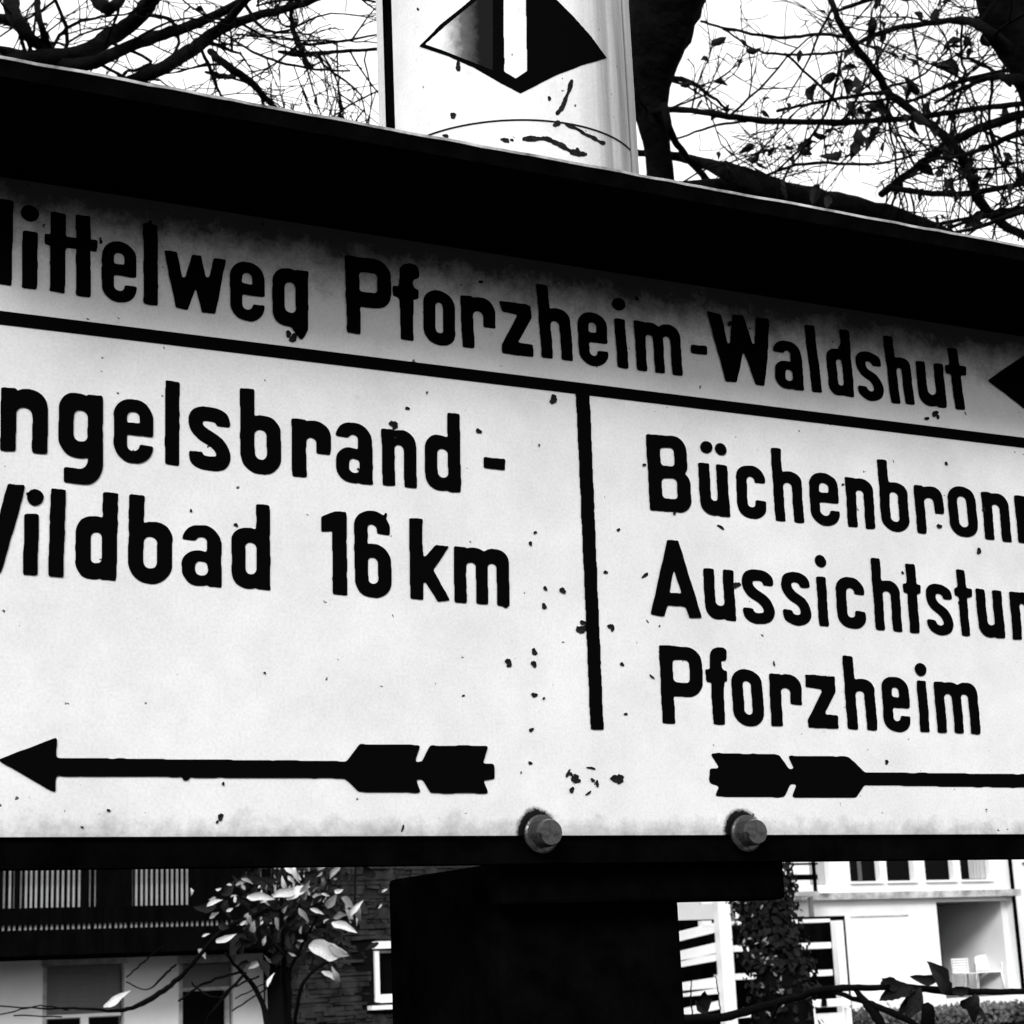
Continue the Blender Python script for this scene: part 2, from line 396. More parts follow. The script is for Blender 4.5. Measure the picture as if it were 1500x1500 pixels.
def letter(ch, BL, BR, TL, s, xr=.70, extra=None):
    BL, BR, TL = map(np.array, (BL, BR, TL)); e1 = (BR-BL).astype(float); e2 = (TL-BL).astype(float)
    W = np.hypot(*e1); H = np.hypot(*e2)
    inv = np.linalg.inv(np.stack([e1/W, e2/H], 1))
    def fn(X, Y):
        dx, dy = X-BL[0], Y-BL[1]
        r = glyph(ch, inv[0, 0]*dx+inv[0, 1]*dy, inv[1, 0]*dx+inv[1, 1]*dy, W, H, s, xr)
        if extra:
            for p in extra: r = r | inpoly(X, Y, p)
        return r
    cs = [BL, BR, TL, TL+e1, BL-.45*e2 if ch == 'g' else BL]
    if extra: cs += [q for p in extra for q in p]
    cs = np.array(cs); return mark('letter', (*cs.min(0), *cs.max(0)), fn)
def polymark(name, pts, hole=None, **k):
    a = np.array(pts)
    return mark(name, (*a.min(0), *a.max(0)), lambda X, Y: inpoly(X, Y, pts) & (~inpoly(X, Y, hole) if hole else True), **k)
def dot(cx, cy, rx, ry=None, name='letter_dot', rot=.5):
    ry = ry or rx; c, s_ = math.cos(rot), math.sin(rot)
    return mark(name, (cx-rx-3, cy-ry-3, cx+rx+3, cy+ry+3), lambda X, Y: (((X-cx)*c+(Y-cy)*s_)/rx)**2+((-(X-cx)*s_+(Y-cy)*c)/ry)**2 < 1, sig=.8, wob=.2)

# first line
letter('M', (-62, 408), (17, 419), (-59, 283), 22)
letter('l', (32, 421.6), (54.7, 424.8), (32.8, 337.3), 22); dot(43.7, 312.8, 14, 11.5)
letter('l', (72.8, 426.4), (95.2, 430.4), (74.4, 309.6), 22, extra=[[(65, 342), (143, 352), (142.5, 369.5), (65, 358)]])
letter('l', (111.5, 432.8), (133, 436), (111.2, 313.6), 21)
letter('e', (149, 439.5), (200, 446.5), (149, 350.5), 18)
letter('l', (210.4, 444.8), (231.5, 448), (210, 326.4), 21, extra=[[(217, 330), (219, 322), (221.5, 321), (223.5, 330)], [(208.6, 340), (212, 334), (212, 350)]])
polymark('letter', [(240, 366.4), (259, 369), (267.5, 406.5), (272, 405), (281, 372.5), (294, 374.5), (302, 406), (307, 406), (313, 377.5), (331.2, 380), (315.7, 460), (296, 457.6), (286.4, 422), (275, 454), (257.6, 450.4)], sig=1.2)
letter('e', (337.3, 466.5), (388, 473.5), (337, 380.3), 18)
letter('q', (399, 475), (451.5, 482), (399, 390), 18.5, extra=[[(432, 474), (452, 476), (451.5, 484), (447, 492), (441, 498), (436, 492), (425, 477)]])
letter('P', (508.5, 487), (575.5, 496), (504.8, 373.5), 20.5)
polymark('letter', [(585, 400), (585.5, 393), (590, 388), (599, 385), (609, 387.5), (613.4, 393), (613.4, 406), (611, 408.5), (606, 409), (604.6, 415), (607, 421), (613.5, 425), (613.5, 438), (606, 439), (605.4, 470), (606.3, 499.5), (587.2, 497.7), (585.2, 440), (583, 436), (576, 433), (575.3, 418.5), (584, 419)], sig=1.2)
letter('o', (621.5, 502.5), (668, 510), (619, 422), 18)
letter('r', (677.6, 508.5), (728, 515.5), (674, 431.6), 18)
polymark('letter', [(730.8, 440.5), (770, 445), (778, 449), (779, 465), (759, 501), (781, 505), (782, 523), (736, 518), (735, 505), (758, 461), (736, 457)], sig=1.2)
letter('h', (793.6, 523.6), (840, 529.5), (785.4, 415.6), 17)
letter('e', (849, 533), (892, 539), (845, 454.5), 16)
letter('l', (905, 538), (921, 540.4), (899.4, 465.6), 16); dot(906.4, 445.6, 10.2, 8.8)
letter('m', (933.4, 542.4), (1000.6, 551), (928, 469), 15.5)
polymark('letter_hyphen', [(1012.4, 504), (1036, 507), (1036.6, 520.6), (1012.4, 516.6)])
polymark('letter', [(1034.7, 454.7), (1056.3, 460.5), (1066, 503), (1069, 503), (1072.8, 460.8), (1088.4, 461.7), (1103, 504), (1105.5, 504), (1107, 464.3), (1126.5, 467.7), (1125.6, 509), (1120.4, 565.6), (1107.5, 563.4), (1088.8, 514), (1079.7, 560.4), (1063.3, 558.7)], sig=1.2)
letter('a', (1137, 567), (1178.5, 573), (1131, 496), 15.5)
letter('l', (1190, 574.3), (1204.9, 576), (1177.6, 475.2), 15)
letter('d', (1215, 577.5), (1251.8, 582.5), (1206.7, 479), 14.5)
letter('s', (1258, 584.5), (1296, 590), (1252, 512), 14.5)
letter('h', (1305.5, 590.3), (1340.5, 593.5), (1293.2, 491.5), 14)
letter('u', (1347, 593.5), (1387.3, 598), (1341, 528.5), 14)
letter('l', (1399.8, 599.5), (1414.2, 601.3), (1387.7, 509), 14, extra=[[(1383.9, 533.7), (1415.4, 537), (1415.4, 551), (1384.7, 546.7)]])
# trail lozenge that ends the first line
polymark('lozenge', [(1446, 557), (1500, 521), (1553, 492), (1652, 583), (1560, 635), (1500, 598)], hole=[(1544, 512), (1558, 514), (1562, 612), (1555, 618), (1549, 610)])
# rules
def pquad(name, q):
    a = [P(x, y, -.0005) for x, y in q]; return obj(name, a, [(0, 1, 2, 3)], M['black_paint'], sign)
xa, xb = X_L+.004, X_R-.004
z1, z0 = P(750, 546, 0)[2], P(750, 564, 0)[2]
z1 = (P(0, 455.2, 0)[2]+P(1240, 609.4, 0)[2])/2; z0 = (P(0, 474.4, 0)[2]+P(1240, 626, 0)[2])/2
obj('rule', [(xa, -.0005, z0), (xb, -.0005, z0), (xb, -.0005, z1), (xa, -.0005, z1)], [(0, 1, 2, 3)], M['black_paint'], sign)
polymark('divider', [(843.3, 575), (863.8, 578), (868, 680), (875, 850), (884.3, 1069), (865, 1068.3), (857, 880), (849, 700)], sig=.8, wob=.25)
# second line, left half
letter('E', (-74, 651), (-20, 657), (-74, 530), 22)
letter('n', (.3, 659.6), (69.7, 665), (1.4, 566.9), 23)
letter('g', (85.8, 667.5), (150.8, 675), (85.8, 572.5), 22.5)
letter('e', (166.5, 674.5), (224.5, 682), (166.5, 581), 20)
letter('l', (241.4, 679.5), (262.5, 683), (242, 556.5), 21)
letter('s', (276.5, 686), (337.5, 693), (276.5, 593), 21)
letter('b', (352, 691), (412, 698.5), (351.5, 567.7), 21.5)
letter('r', (427.7, 697.7), (485, 704), (426.9, 612.5), 21.5)
letter('a', (492.5, 704), (546.5, 711), (491, 615.5), 19.5)
letter('n', (560.6, 710.3), (611, 715.5), (558.4, 627.2), 18.7)
letter('d', (623, 716), (675.4, 722), (621, 600), 18.7)
polymark('letter_hyphen', [(708, 669), (740, 672.4), (740, 688.8), (708, 685)])
# third line, left half
polymark('letter', [(-80, 700), (-57, 702), (-50, 780), (-35, 706), (-14, 707.5), (-9, 785), (11.2, 708.8), (36.8, 710.4), (32.8, 732), (3.2, 834.4), (1, 840), (-20, 837), (-24, 770), (-42, 834), (-62, 831)], sig=1.2)
letter('l', (33.3, 841.6), (54.7, 843), (36, 752), 21); dot(51.5, 728.3, 12.5, 12)
letter('l', (70.4, 844), (92.8, 846), (74.4, 715.2), 22)
letter('d', (109.5, 846.5), (170.4, 851), (112.5, 718), 22.5, .72)
letter('b', (187, 852.5), (251.5, 857.5), (189.3, 724), 22.5, .71)
letter('a', (266, 856), (324.5, 861), (266, 766.5), 20)
letter('d', (339.5, 860), (396.3, 865), (338.5, 735), 20.5, .715)
polymark('letter_digit', [(470, 757), (492, 748.6), (507.4, 749.4), (509, 872.4), (487.4, 870), (486.6, 778), (470.4, 779.4)], sig=1.2)
letter('6', (520, 873), (574, 878), (518, 746), 20, extra=[[(562, 758), (567, 759), (567.3, 751), (564, 750)]])
polymark('letter', [(599, 758.6), (618.6, 760), (619.6, 815), (623, 815), (638, 798), (658.4, 800), (635, 834), (659.4, 880), (641, 881), (623, 852), (620.6, 854), (620, 879), (601, 877)], sig=1.2)
letter('m', (665.4, 882.4), (746.4, 888), (664.4, 800), 18.3, extra=[[(735, 885), (747, 885), (743, 891), (739, 890)]])
# right half
letter('B', (952, 747), (1014, 752.5), (945.8, 635.3), 20)
letter('u', (1027, 753.5), (1070, 757.5), (1021.8, 677.2), 16.7); dot(1034.8, 655, 9.3, 8.6); dot(1056, 657.8, 9.8, 7.8, rot=.9)
letter('c', (1081, 757.5), (1124, 762.5), (1076.5, 679.3), 16)
letter('h', (1136, 763), (1178.4, 767), (1128.4, 655.5), 15)
letter('e', (1189, 767.5), (1231.5, 772.5), (1183.5, 690), 14.5)
letter('n', (1242.5, 771.6), (1282.8, 775.5), (1237.2, 698.6), 14.7)
letter('b', (1292, 776), (1333.5, 781), (1284.5, 672.4), 14.6)
letter('r', (1343.8, 780.5), (1386, 785), (1337.9, 709.7), 14.3)
letter('o', (1392.5, 784), (1434, 789), (1386.5, 710.3), 14.3)
letter('n', (1443.4, 789.7), (1482.5, 794.4), (1436.6, 719.8), 14.3)
letter('n', (1492, 795), (1530, 799), (1485, 725), 14)
letter('e', (1542, 800), (1580, 804), (1535.5, 730), 13.5)
letter('r', (1593, 805), (1630, 809), (1586, 738), 13.5)
polymark('letter', [(977.3, 790.4), (993.5, 791.7), (1028.7, 905), (1010.2, 904.7), (1004, 888.4), (977.8, 887), (973.7, 903), (953, 899.7)], hole=[(987.2, 834), (998, 869.5), (980.4, 868.5)], sig=1.1)
letter('u', (1034, 906.5), (1078.6, 910), (1029.5, 831.8), 16)
letter('s', (1088.5, 912), (1135, 916.5), (1086, 832), 16.2)
letter('s', (1147, 914), (1189, 918.5), (1143.5, 835.5), 15.4)
letter('l', (1200, 916.8), (1214.4, 917.8), (1195, 844), 14.5); dot(1201.8, 822, 9.6, 7.8, rot=1.0)
letter('c', (1228, 918.5), (1270, 923.5), (1222.5, 843), 15.5)
letter('h', (1283, 922.4), (1322.3, 926), (1274.7, 816.5), 14)
letter('l', (1333, 926.5), (1347.5, 928), (1326, 824.8), 14, extra=[[(1321.9, 854), (1348, 857), (1348.5, 870.5), (1323, 867.5)]])
letter('s', (1359, 928), (1397.5, 932.5), (1355, 853), 14.3)
letter('l', (1408.7, 930.5), (1421.5, 932.3), (1400.4, 833), 13, extra=[[(1397.3, 860.4), (1423.6, 862), (1424, 875.5), (1398.4, 872.4)]])
letter('u', (1435, 932), (1473.2, 935.8), (1428.3, 861.6), 14)
letter('r', (1484, 936.4), (1520, 940), (1478, 866), 14)
letter('m', (1529, 941), (1588, 946), (1523, 871), 13.5)
letter('P', (970.3, 1059.7), (1032.5, 1064), (965, 944.7), 19)
polymark('letter', [(1039.5, 965), (1040.5, 955), (1045, 950), (1052, 947.8), (1060, 949), (1064.2, 953), (1065, 962), (1064, 968), (1057, 969), (1057.5, 978), (1060, 982), (1065, 982.6), (1065.2, 998.6), (1060.5, 999), (1061, 1030), (1062.2, 1062.5), (1044.7, 1061), (1041.5, 1000), (1036, 999), (1033.6, 995), (1032.8, 980.3), (1040, 979.5)], sig=1.2)
letter('o', (1075, 1061), (1120.5, 1066), (1070, 978), 17)
letter('r', (1130, 1063.3), (1177, 1067), (1126, 985.8), 17)
polymark('letter', [(1179.5, 987.8), (1223.2, 990.8), (1224, 1013.8), (1209, 1042), (1210, 1046), (1227.7, 1048), (1229, 1067.3), (1184.5, 1066), (1183.6, 1054.3), (1204.3, 1012), (1202, 1009), (1180.5, 1006.7)], sig=1.2)
letter('h', (1241.7, 1067.8), (1285.7, 1070.5), (1233.6, 960.3), 15.6)
letter('e', (1295.5, 1070), (1335.5, 1073.5), (1290, 989.5), 15)
letter('l', (1348.3, 1072.3), (1362.3, 1073.2), (1342.5, 996.7), 14.5); dot(1348.8, 980.5, 9.8, 8.4, rot=1.1)
letter('m', (1373.5, 1072.8), (1436.9, 1075.5), (1367.2, 998), 14.4)
# arrows
polymark('arrow', [(-4, 1113), (83, 1080), (83, 1110), (508, 1115), (527, 1090), (616, 1091), (609, 1114), (609, 1116), (618, 1116), (630, 1092), (716, 1092), (708, 1116), (708, 1118), (724, 1119), (725, 1141), (708, 1143), (716, 1162), (631, 1162), (618, 1141), (609, 1141), (617, 1161), (526, 1160), (505, 1140), (277, 1139), (276, 1144), (267, 1144), (267, 1138), (82, 1137), (81, 1162)], sig=1.9, wob=.2, h=1.0)
polymark('arrow', [(1040, 1103), (1141, 1105), (1156, 1127), (1163, 1126), (1154, 1107), (1243, 1108), (1266, 1131), (1500, 1134), (1598, 1135), (1597, 1110), (1668, 1146), (1599, 1181), (1599, 1157), (1500, 1154), (1267, 1150), (1254, 1169), (1160, 1168), (1167, 1149), (1158, 1149), (1149, 1168), (1047, 1167), (1054, 1152), (1039, 1147), (1039, 1126), (1054, 1126)], sig=1.9, wob=.2, h=1.0)
# chips in the enamel
def blob(name, cx, cy, r, m=None, surf=on_panel, parent=None, stretch=1, rot=0):
    p = nr.uniform(0, 6, 4); c, s_ = math.cos(rot), math.sin(rot)
    def fn(X, Y):
        dx, dy = X-cx, Y-cy; dx, dy = (dx*c+dy*s_)/stretch, -dx*s_+dy*c
        th = np.arctan2(dy, dx); return np.hypot(dx, dy) < r*(1+.2*np.sin(2*th+p[0])+.12*np.sin(3*th+p[1])+.08*np.sin(7*th+p[2])+.06*np.sin(11*th+p[3]))
    q = r*stretch+4
    return mark(name, (cx-q, cy-q, cx+q, cy+q), fn, m=m or M['rust'], surf=surf, parent=parent, sig=.6, h=.55, wob=.2)
for c in [(597, 598, 3), (577, 622, 6), (578, 626, 3.5), (701, 631.5, 4), (811, 585, 6), (388, 986, 2), (323, 1197, 4.6), (318, 1204, 2.4), (423, 489, 4.5), (430, 495, 6), (745, 970, 5),
          (745, 975, 3), (783, 955, 4.5), (782, 973, 4.5), (852, 922, 7), (854, 912, 4), (895, 918, 4.5), (797, 888, 4), (799, 862, 3.2), (777, 796, 3), (784, 780, 2.5), (824, 865, 4.5), (797, 1023, 2), (783, 1018, 4), (778, 1069, 3.4),
          (777, 1118, 2.8), (905, 1141, 8), (842, 1140, 5), (846, 1143, 4), (836, 1134, 3), (838, 1157, 4), (868, 1143, 3), (159, 1187, 2.6), (327, 1148, 2.4), (120, 1212, 2), (148, 354, 3), (1233, 508, 5), (933, 437, 3), (704, 413, 3),
          (1370, 606, 4.5), (1374, 611, 3), (1358, 613, 3), (1079, 857, 5), (1070, 474, 4), (1376, 771, 3.6), (1434, 807, 4), (1441, 746, 3), (1408, 884, 4.5), (1299, 1116, 3), (897, 921, 3.4), (917, 1046, 2.5), (906, 776, 2.6), (887, 838, 3), (911, 973, 3),
          (1322, 839, 2.2), (1386, 679, 2.6), (1385, 678, 1.6), (944, 681, 2.6), (988, 752, 2.5), (679, 1019, 2), (853, 640, 2), (1235, 710, 2), (1026, 697, 1.6), (1206, 768, 1.8), (280, 748, 2.2), (346, 769, 3), (579, 641, 1.6), (525, 687, 2), (790, 652, 1.8), (42, 724, 3.4), (147, 350, 2)]:
    blob('chip', *c)
for c in [(868, 946, 3.5, 2.2, -.6), (945, 843, 2.2, 3, -.5), (1056, 772, 2.2, 2.6, .4), (832, 1133, 2.2, 3, -1.0), (866, 1125, 2, 3, .2), (875, 1148, 1.8, 4, 1.4), (862, 1162, 1.6, 3.5, -.5), (590, 1213, 1.7, 3, -1.2), (1134, 972, 1.4, 3, 1.5), (955, 991, 1.6, 3, .8)]:
    blob('scratch', c[0], c[1], c[2], stretch=c[3], rot=c[4])
# bolts: washer and hexagon head, with a rust bloom on the enamel behind
def bolt(px, py, r=.0098, top=False):
    c = P(px, py, 0); n = 28
    def disc(rad, y0, y1, k, rot=0):
        V = []
        for y, q in ((y0, rad), (y0-.7*(y0-y1), rad), (y1, rad*.90)):
            V += [(c[0]+q*math.cos(2*math.pi*i/k+rot), y, c[2]+q*math.sin(2*math.pi*i/k+rot)) for i in range(k)]
        Fc = [(j*k+i, j*k+(i+1) % k, (j+1)*k+(i+1) % k, (j+1)*k+i) for j in range(2) for i in range(k)]+[tuple(range(2*k, 3*k)), tuple(range(k))[::-1]]
        return V, Fc
    hd = recalc(obj('bolt', *disc(r, -.0042, -.0165, n), M['dark_steel'] if top else M['bolt'], sign))
    recalc(obj('washer', *disc(r*1.4, -.0012, -.0040, n), M['dark_steel'] if top else M['bolt'], hd))
bolt(791, 1222); bolt(1091, 1221)


# ---- post: square lower shaft, round white upper sleeve with the trail lozenge
yf, yb = .05, .245
xl = P(735, 1400, yf)[0]; xr_ = P(1000, 1400, yf)[0]; zt = P(735, 1263, yf)[2]
post = thing('sign_post', 'thick dark square post with round white upper sleeve behind the signboard', 'post', ((xl+xr_)/2, (yf+yb)/2, 0))
box('shaft', xl, yf, -.2, xr_, yb, zt, M['dark_steel'], post, bev=.004)
bx1 = P(1150, 1290, .0235)[0]; bx0 = P(737, 1290, .0235)[0]; bz = P(1045, 1319, .0235)[2]
box('bracket', bx0, .0235, bz, bx1, yf-.001, P(900, 1200, .0235)[2], M['dark_steel'], post, bev=.003)

cy = .14; cx = P(742, 150, cy)[0]; RS = .1105
zs0, zs1 = zt+.004, 2.75
def cyl_part(name, r, a0, a1, z0, z1, m, th=.003, nseg=48, parent=post):
    """curved shell, angles in degrees from the direction towards the camera, clockwise seen from above = to the right"""
    b0 = math.atan2(CAM[1]-cy, CAM[0]-cx); V = []; k = nseg+1
    for zz in (z0, z1):
        for rad in (r, r-th):
            for i in range(k):
                a = b0+math.radians(a0+(a1-a0)*i/nseg); V.append((cx+rad*math.cos(a), cy+rad*math.sin(a), zz))
    Fc = []
    for i in range(nseg):
        Fc += [(i, i+1, 2*k+i+1, 2*k+i), (k+i, 3*k+i, 3*k+i+1, k+i+1), (2*k+i, 2*k+i+1, 3*k+i+1, 3*k+i), (i, k+i, k+i+1, i+1)]
    Fc += [(0, 2*k, 3*k, k), (nseg, k+nseg, 3*k+nseg, 2*k+nseg)]
    o = recalc(obj(name, V, Fc, m, parent)); 
    return o
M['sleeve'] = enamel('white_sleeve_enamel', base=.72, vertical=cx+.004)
core = cyl_part('core', RS-.0035, 0, 359.99, zs0+.03, zs1-.01, M['dark_steel'], th=.02)
fs = cyl_part('front_sleeve', RS, -58.5, 67.5, zs0+.03, zs1, M['sleeve'])
cyl_part('rear_sleeve', RS+.001, 70.5, 287, zs0+.03, zs1, M['sleeve'])
def on_sleeve(off):
    def f(x, y):
        v = ray(x, y); o = CAM[:2]-np.array([cx, cy]); d = v[:2]; r = RS+off
        A = d@d; B = 2*(o@d); Cc = o@o-r*r; disc = max(B*B-4*A*Cc, 0); t = (-B-math.sqrt(disc))/(2*A)
        return CAM+v*t
    return f
zring = on_sleeve(0)(750, 176)[2]
cyl_part('seam', RS+.0006, -58.4, 67.4, zring-.0007, zring+.0006, M['rust'], th=.0005, parent=post)
LOZ = [(762, 137), (735, 122.5), (692, 98), (655, 82), (614, 68), (645, 36), (693, -3), (722, -32), (747, -60), (775, -38), (810, -6), (838, 22), (866, 53), (889, 85), (852, 96), (815, 110)]
BAR = [(737, -20), (753, -36), (770, -22), (772, 104), (755.5, 115), (739, 105)]
SHEEN = [(623, 65), (650, 40), (693, 5), (722, -22), (722, 103), (690, 90), (655, 76)]
loz = polymark('lozenge', LOZ, hole=BAR, parent=fs, surf=on_sleeve(.0004), sig=.7, wob=.15)
# gloss reflection painted into the left half's colour, brighter towards the corner
mw = bpy.data.materials.new('lozenge_sheen_paint'); mw.use_nodes = True; t = mw.node_tree; b = t.nodes['Principled BSDF']
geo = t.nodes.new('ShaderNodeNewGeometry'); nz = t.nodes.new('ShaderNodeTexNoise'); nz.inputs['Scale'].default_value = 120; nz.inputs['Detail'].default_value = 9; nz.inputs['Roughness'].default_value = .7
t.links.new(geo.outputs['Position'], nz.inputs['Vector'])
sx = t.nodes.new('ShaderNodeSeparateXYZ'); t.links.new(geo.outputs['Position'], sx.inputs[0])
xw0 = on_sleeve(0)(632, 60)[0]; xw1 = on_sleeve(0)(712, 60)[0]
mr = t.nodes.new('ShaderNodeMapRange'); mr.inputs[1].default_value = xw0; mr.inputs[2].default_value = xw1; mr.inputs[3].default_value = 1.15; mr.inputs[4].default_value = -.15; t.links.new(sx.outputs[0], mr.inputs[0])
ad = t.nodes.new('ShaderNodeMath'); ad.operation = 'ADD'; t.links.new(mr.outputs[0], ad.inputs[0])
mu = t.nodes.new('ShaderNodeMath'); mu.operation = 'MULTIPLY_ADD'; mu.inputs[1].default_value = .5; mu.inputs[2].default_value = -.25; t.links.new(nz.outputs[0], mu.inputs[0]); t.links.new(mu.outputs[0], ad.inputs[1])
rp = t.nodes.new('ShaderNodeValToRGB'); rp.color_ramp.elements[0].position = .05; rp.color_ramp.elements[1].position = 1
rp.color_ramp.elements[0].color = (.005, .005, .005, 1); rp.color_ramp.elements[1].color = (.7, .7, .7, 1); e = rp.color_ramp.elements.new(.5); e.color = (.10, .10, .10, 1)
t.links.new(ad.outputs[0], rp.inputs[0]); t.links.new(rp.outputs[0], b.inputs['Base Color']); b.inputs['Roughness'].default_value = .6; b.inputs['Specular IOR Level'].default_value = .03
polymark('painted_sheen', SHEEN, parent=fs, surf=on_sleeve(.0008), m=mw, sig=.7, wob=.15)
def sl(name, pts, wd, **k):
    pts = catmull(pts, 5)
    def fn(X, Y):
        d = np.full(X.shape, 1e9)
        for i, (p, q) in enumerate(zip(pts[:-1], pts[1:])):
            e = q-p; tt = np.clip(((X-p[0])*e[0]+(Y-p[1])*e[1])/(e@e+1e-9), 0, 1)
            d = np.minimum(d, np.hypot(X-p[0]-tt*e[0], Y-p[1]-tt*e[1])-.18*wd*math.sin(i*.9+1.3*math.sin(i*2.3)))
        return d < wd/2
    mark(name, (*(pts.min(0)-wd), *(pts.max(0)+wd)), fn, parent=fs, surf=on_sleeve(.0004), m=M['rust'], sig=.7, h=.6, wob=.8)
sl('scrape', [(838, 118), (831, 140), (822, 158), (816, 166)], 5)
sl('scrape', [(769, 203), (795, 203), (822, 212), (842, 224), (858, 226)], 6.5)
sl('scrape', [(831, 182), (848, 191), (868, 201), (884, 210)], 4.5)
sl('scrape', [(845, 219), (848, 228)], 5)
for c in [(671, 97, 4, 1.8, 1.5), (664, 169, 4, 1.3, 0), (653, 199, 2.5, 2, 0), (740, 205, 3, 2.5, .1), (805, 144, 3, 1, 0), (816, 181, 5, 1, 0), (750, 205, 2.5, 1, 0), (786, 247, 3, 1.6, 1), (797, 246, 3, 1, 0), (807, 246, 3, 1.5, 1), (612, 13, 2, 1, 0), (750, 80, 1.2, 1, 0)]:
    blob('chip', c[0], c[1], c[2], surf=on_sleeve(.0004), parent=fs, stretch=c[3], rot=c[4])

# ================================================================== TREES
def leaf_mesh(m, curl=.25, wid=.22):
    n = 12; V = []; Fc = []; k1, k2 = nr.uniform(0, 6, 2); fold = nr.uniform(-.5, 1.0); tw = nr.uniform(-1.0, 1.0)
    for i in range(n):
        s = i/(n-1); hw = wid*(math.sin(math.pi*(s*.97+.03)**.85))**.9*(1-.2*s)+.003
        e1 = hw*(1+.14*math.sin(9*s+k1)+.03*nr.randn()); e2 = hw*(1+.14*math.sin(8*s+k2)+.03*nr.randn())
        z = curl*.35*math.sin(s*2.8+k1*.2); y0 = .05*math.sin(s*4+k2); a = fold+tw*(s-.5)
        V += [(s, y0-e1*math.cos(.5), z+e1*(.5+.5*a)+.02*nr.randn()), (s, y0-e1*.5, z+e1*.3*a+.012*nr.randn()), (s, y0, z), (s, y0+e2*.5, z+e2*.25*a+.012*nr.randn()), (s, y0+e2*math.cos(.4), z+e2*(.4-.3*a)+.02*nr.randn())]
        if i:
            b_ = 5*(i-1); Fc += [(b_+q, b_+5+q, b_+6+q, b_+1+q) for q in range(4)]
    me = bpy.data.meshes.new('leaf'); me.from_pydata(V, [], Fc); me.materials.append(m); me.polygons.foreach_set('use_smooth', [True]*len(Fc)); return me
LM = {k: [leaf_mesh(M['leaf_'+k], nr.uniform(-.6, 1.0), nr.uniform(.16, .30) if k != 'dark' else nr.uniform(.22, .38)) for q in range(9)] for k in ('dark', 'mid', 'pale')}
def put_leaf(pos, length, kind, parent, direction=None):
    o = bpy.data.objects.new('leaf', rng.choice(LM[kind])); COL.objects.link(o); o.parent = parent
    o.location = Vector([float(c) for c in pos])-wloc(parent)
    if direction is None:
        d = Vector((rng.gauss(0, 1), rng.gauss(0, 1), rng.gauss(-.5, .8)))
    else: d = Vector([float(c) for c in direction])
    q = d.to_track_quat('X', 'Z') @ Matrix.Rotation(rng.uniform(-2.2, 2.2), 3, 'X').to_quaternion()
    o.rotation_mode = 'QUATERNION'; o.rotation_quaternion = q; o.scale = (length,)*3
    return o
def limb_pts(px, d, amp=.25):
    """photo polyline (x, y, width px) to a 3D limb at distance about d"""
    c = catmull([(a, b2, w_) for a, b2, w_ in px], 6); ph = rng.uniform(0, 6)
    pts = []; rad = []
    for i, (a, b2, w_) in enumerate(c):
        dd = d+amp*math.sin(ph+i*.22)
        pts.append(PD(a+nr.normal(0, .6), b2+nr.normal(0, .6), dd)); rad.append(max(w_, .8)/2*dd/F)
    return np.array(pts), np.array(rad)
def grow(start, dirn, length, r0, depth, outp, tips, wig=.35, sag=0):
    n = max(4, int(length/.05)); p = np.array(start); d = np.array(dirn)/np.linalg.norm(dirn); pts = [p.copy()]; kink = nr.normal(0, .12, 3)
    for i in range(n):
        d = d+nr.normal(0, wig*.35, 3)+kink*.25+np.array([0, 0, sag]); d /= np.linalg.norm(d)
        if nr.rand() < .25: kink = nr.normal(0, .3, 3)
        p = p+d*length/n; pts.append(p.copy())
        if depth > 0 and nr.rand() < .55*4/n*1.6:
            q = d+nr.normal(0, .7, 3); grow(p, q, length*nr.uniform(.3, .7), r0*.6, depth-1, outp, tips, wig, sag)
    outp.append(tube(pts, np.maximum(np.linspace(r0, r0*.5, len(pts)), .0017), 4)); tips.append((pts[-1], d)); 
    if nr.rand() < .5: tips.append((pts[len(pts)//2], d))
def tree(name, label, base, trunk, limbs, d, ntwig, tl, tr, nleaf, lsize, bias=None, amp=.25, depth=2, region=None, sag=0):
    t = thing(name, label, 'tree', base)
    tp, trd = trunk
    pts = catmull(tp, 6); rad = np.interp(np.linspace(0, 1, len(pts)), np.linspace(0, 1, len(trd)), trd)
    obj('trunk', *tube(pts, rad, 14, .05), M['bark'], t, smooth=True)
    L = []; tw = []; tips = []
    for l in limbs:
        p, r = limb_pts(l, d, amp); L.append((p, r))
        obj('limb', *tube(p, r, 8, .10), M['bark'], t, smooth=True)
    lens = np.array([np.linalg.norm(np.diff(p, axis=0), axis=1).sum()*(1 if bias is None else bias[i]) for i, (p, r) in enumerate(L)]); lens /= lens.sum()
    for k in range(ntwig):
        i = nr.choice(len(L), p=lens); p, r = L[i]; j = nr.randint(1, len(p)-1)
        tg = p[j]-p[j-1]; tg /= np.linalg.norm(tg)
        q = nr.normal(0, 1, 3); q -= tg*(q@tg); q /= np.linalg.norm(q)
        grow(p[j], tg*nr.uniform(.1, 1.0)+q, tl*nr.uniform(.4, 1.2), min(r[j]*.55, tr*nr.uniform(.6, 1.3)), depth, tw, tips, sag=sag)
    obj('twigs', *merge(tw), M['twig'], t, kind='stuff')
    nr.shuffle(tips)
    vis = []
    for p, dd in tips:
        q = RM.T @ (p-CAM); x, y = 750+F*q[0]/-q[2], 750-F*q[1]/-q[2]
        if -30 < x < 1530 and -30 < y < 400 and (region is None or region(x, y)): vis.append((p, dd))
    for p, dd in vis[:nleaf]:
        put_leaf(p, lsize*rng.uniform(.6, 1.35), 'dark', t, dd+nr.normal(0, .5, 3)+np.array([0, 0, -.5]))
    return t

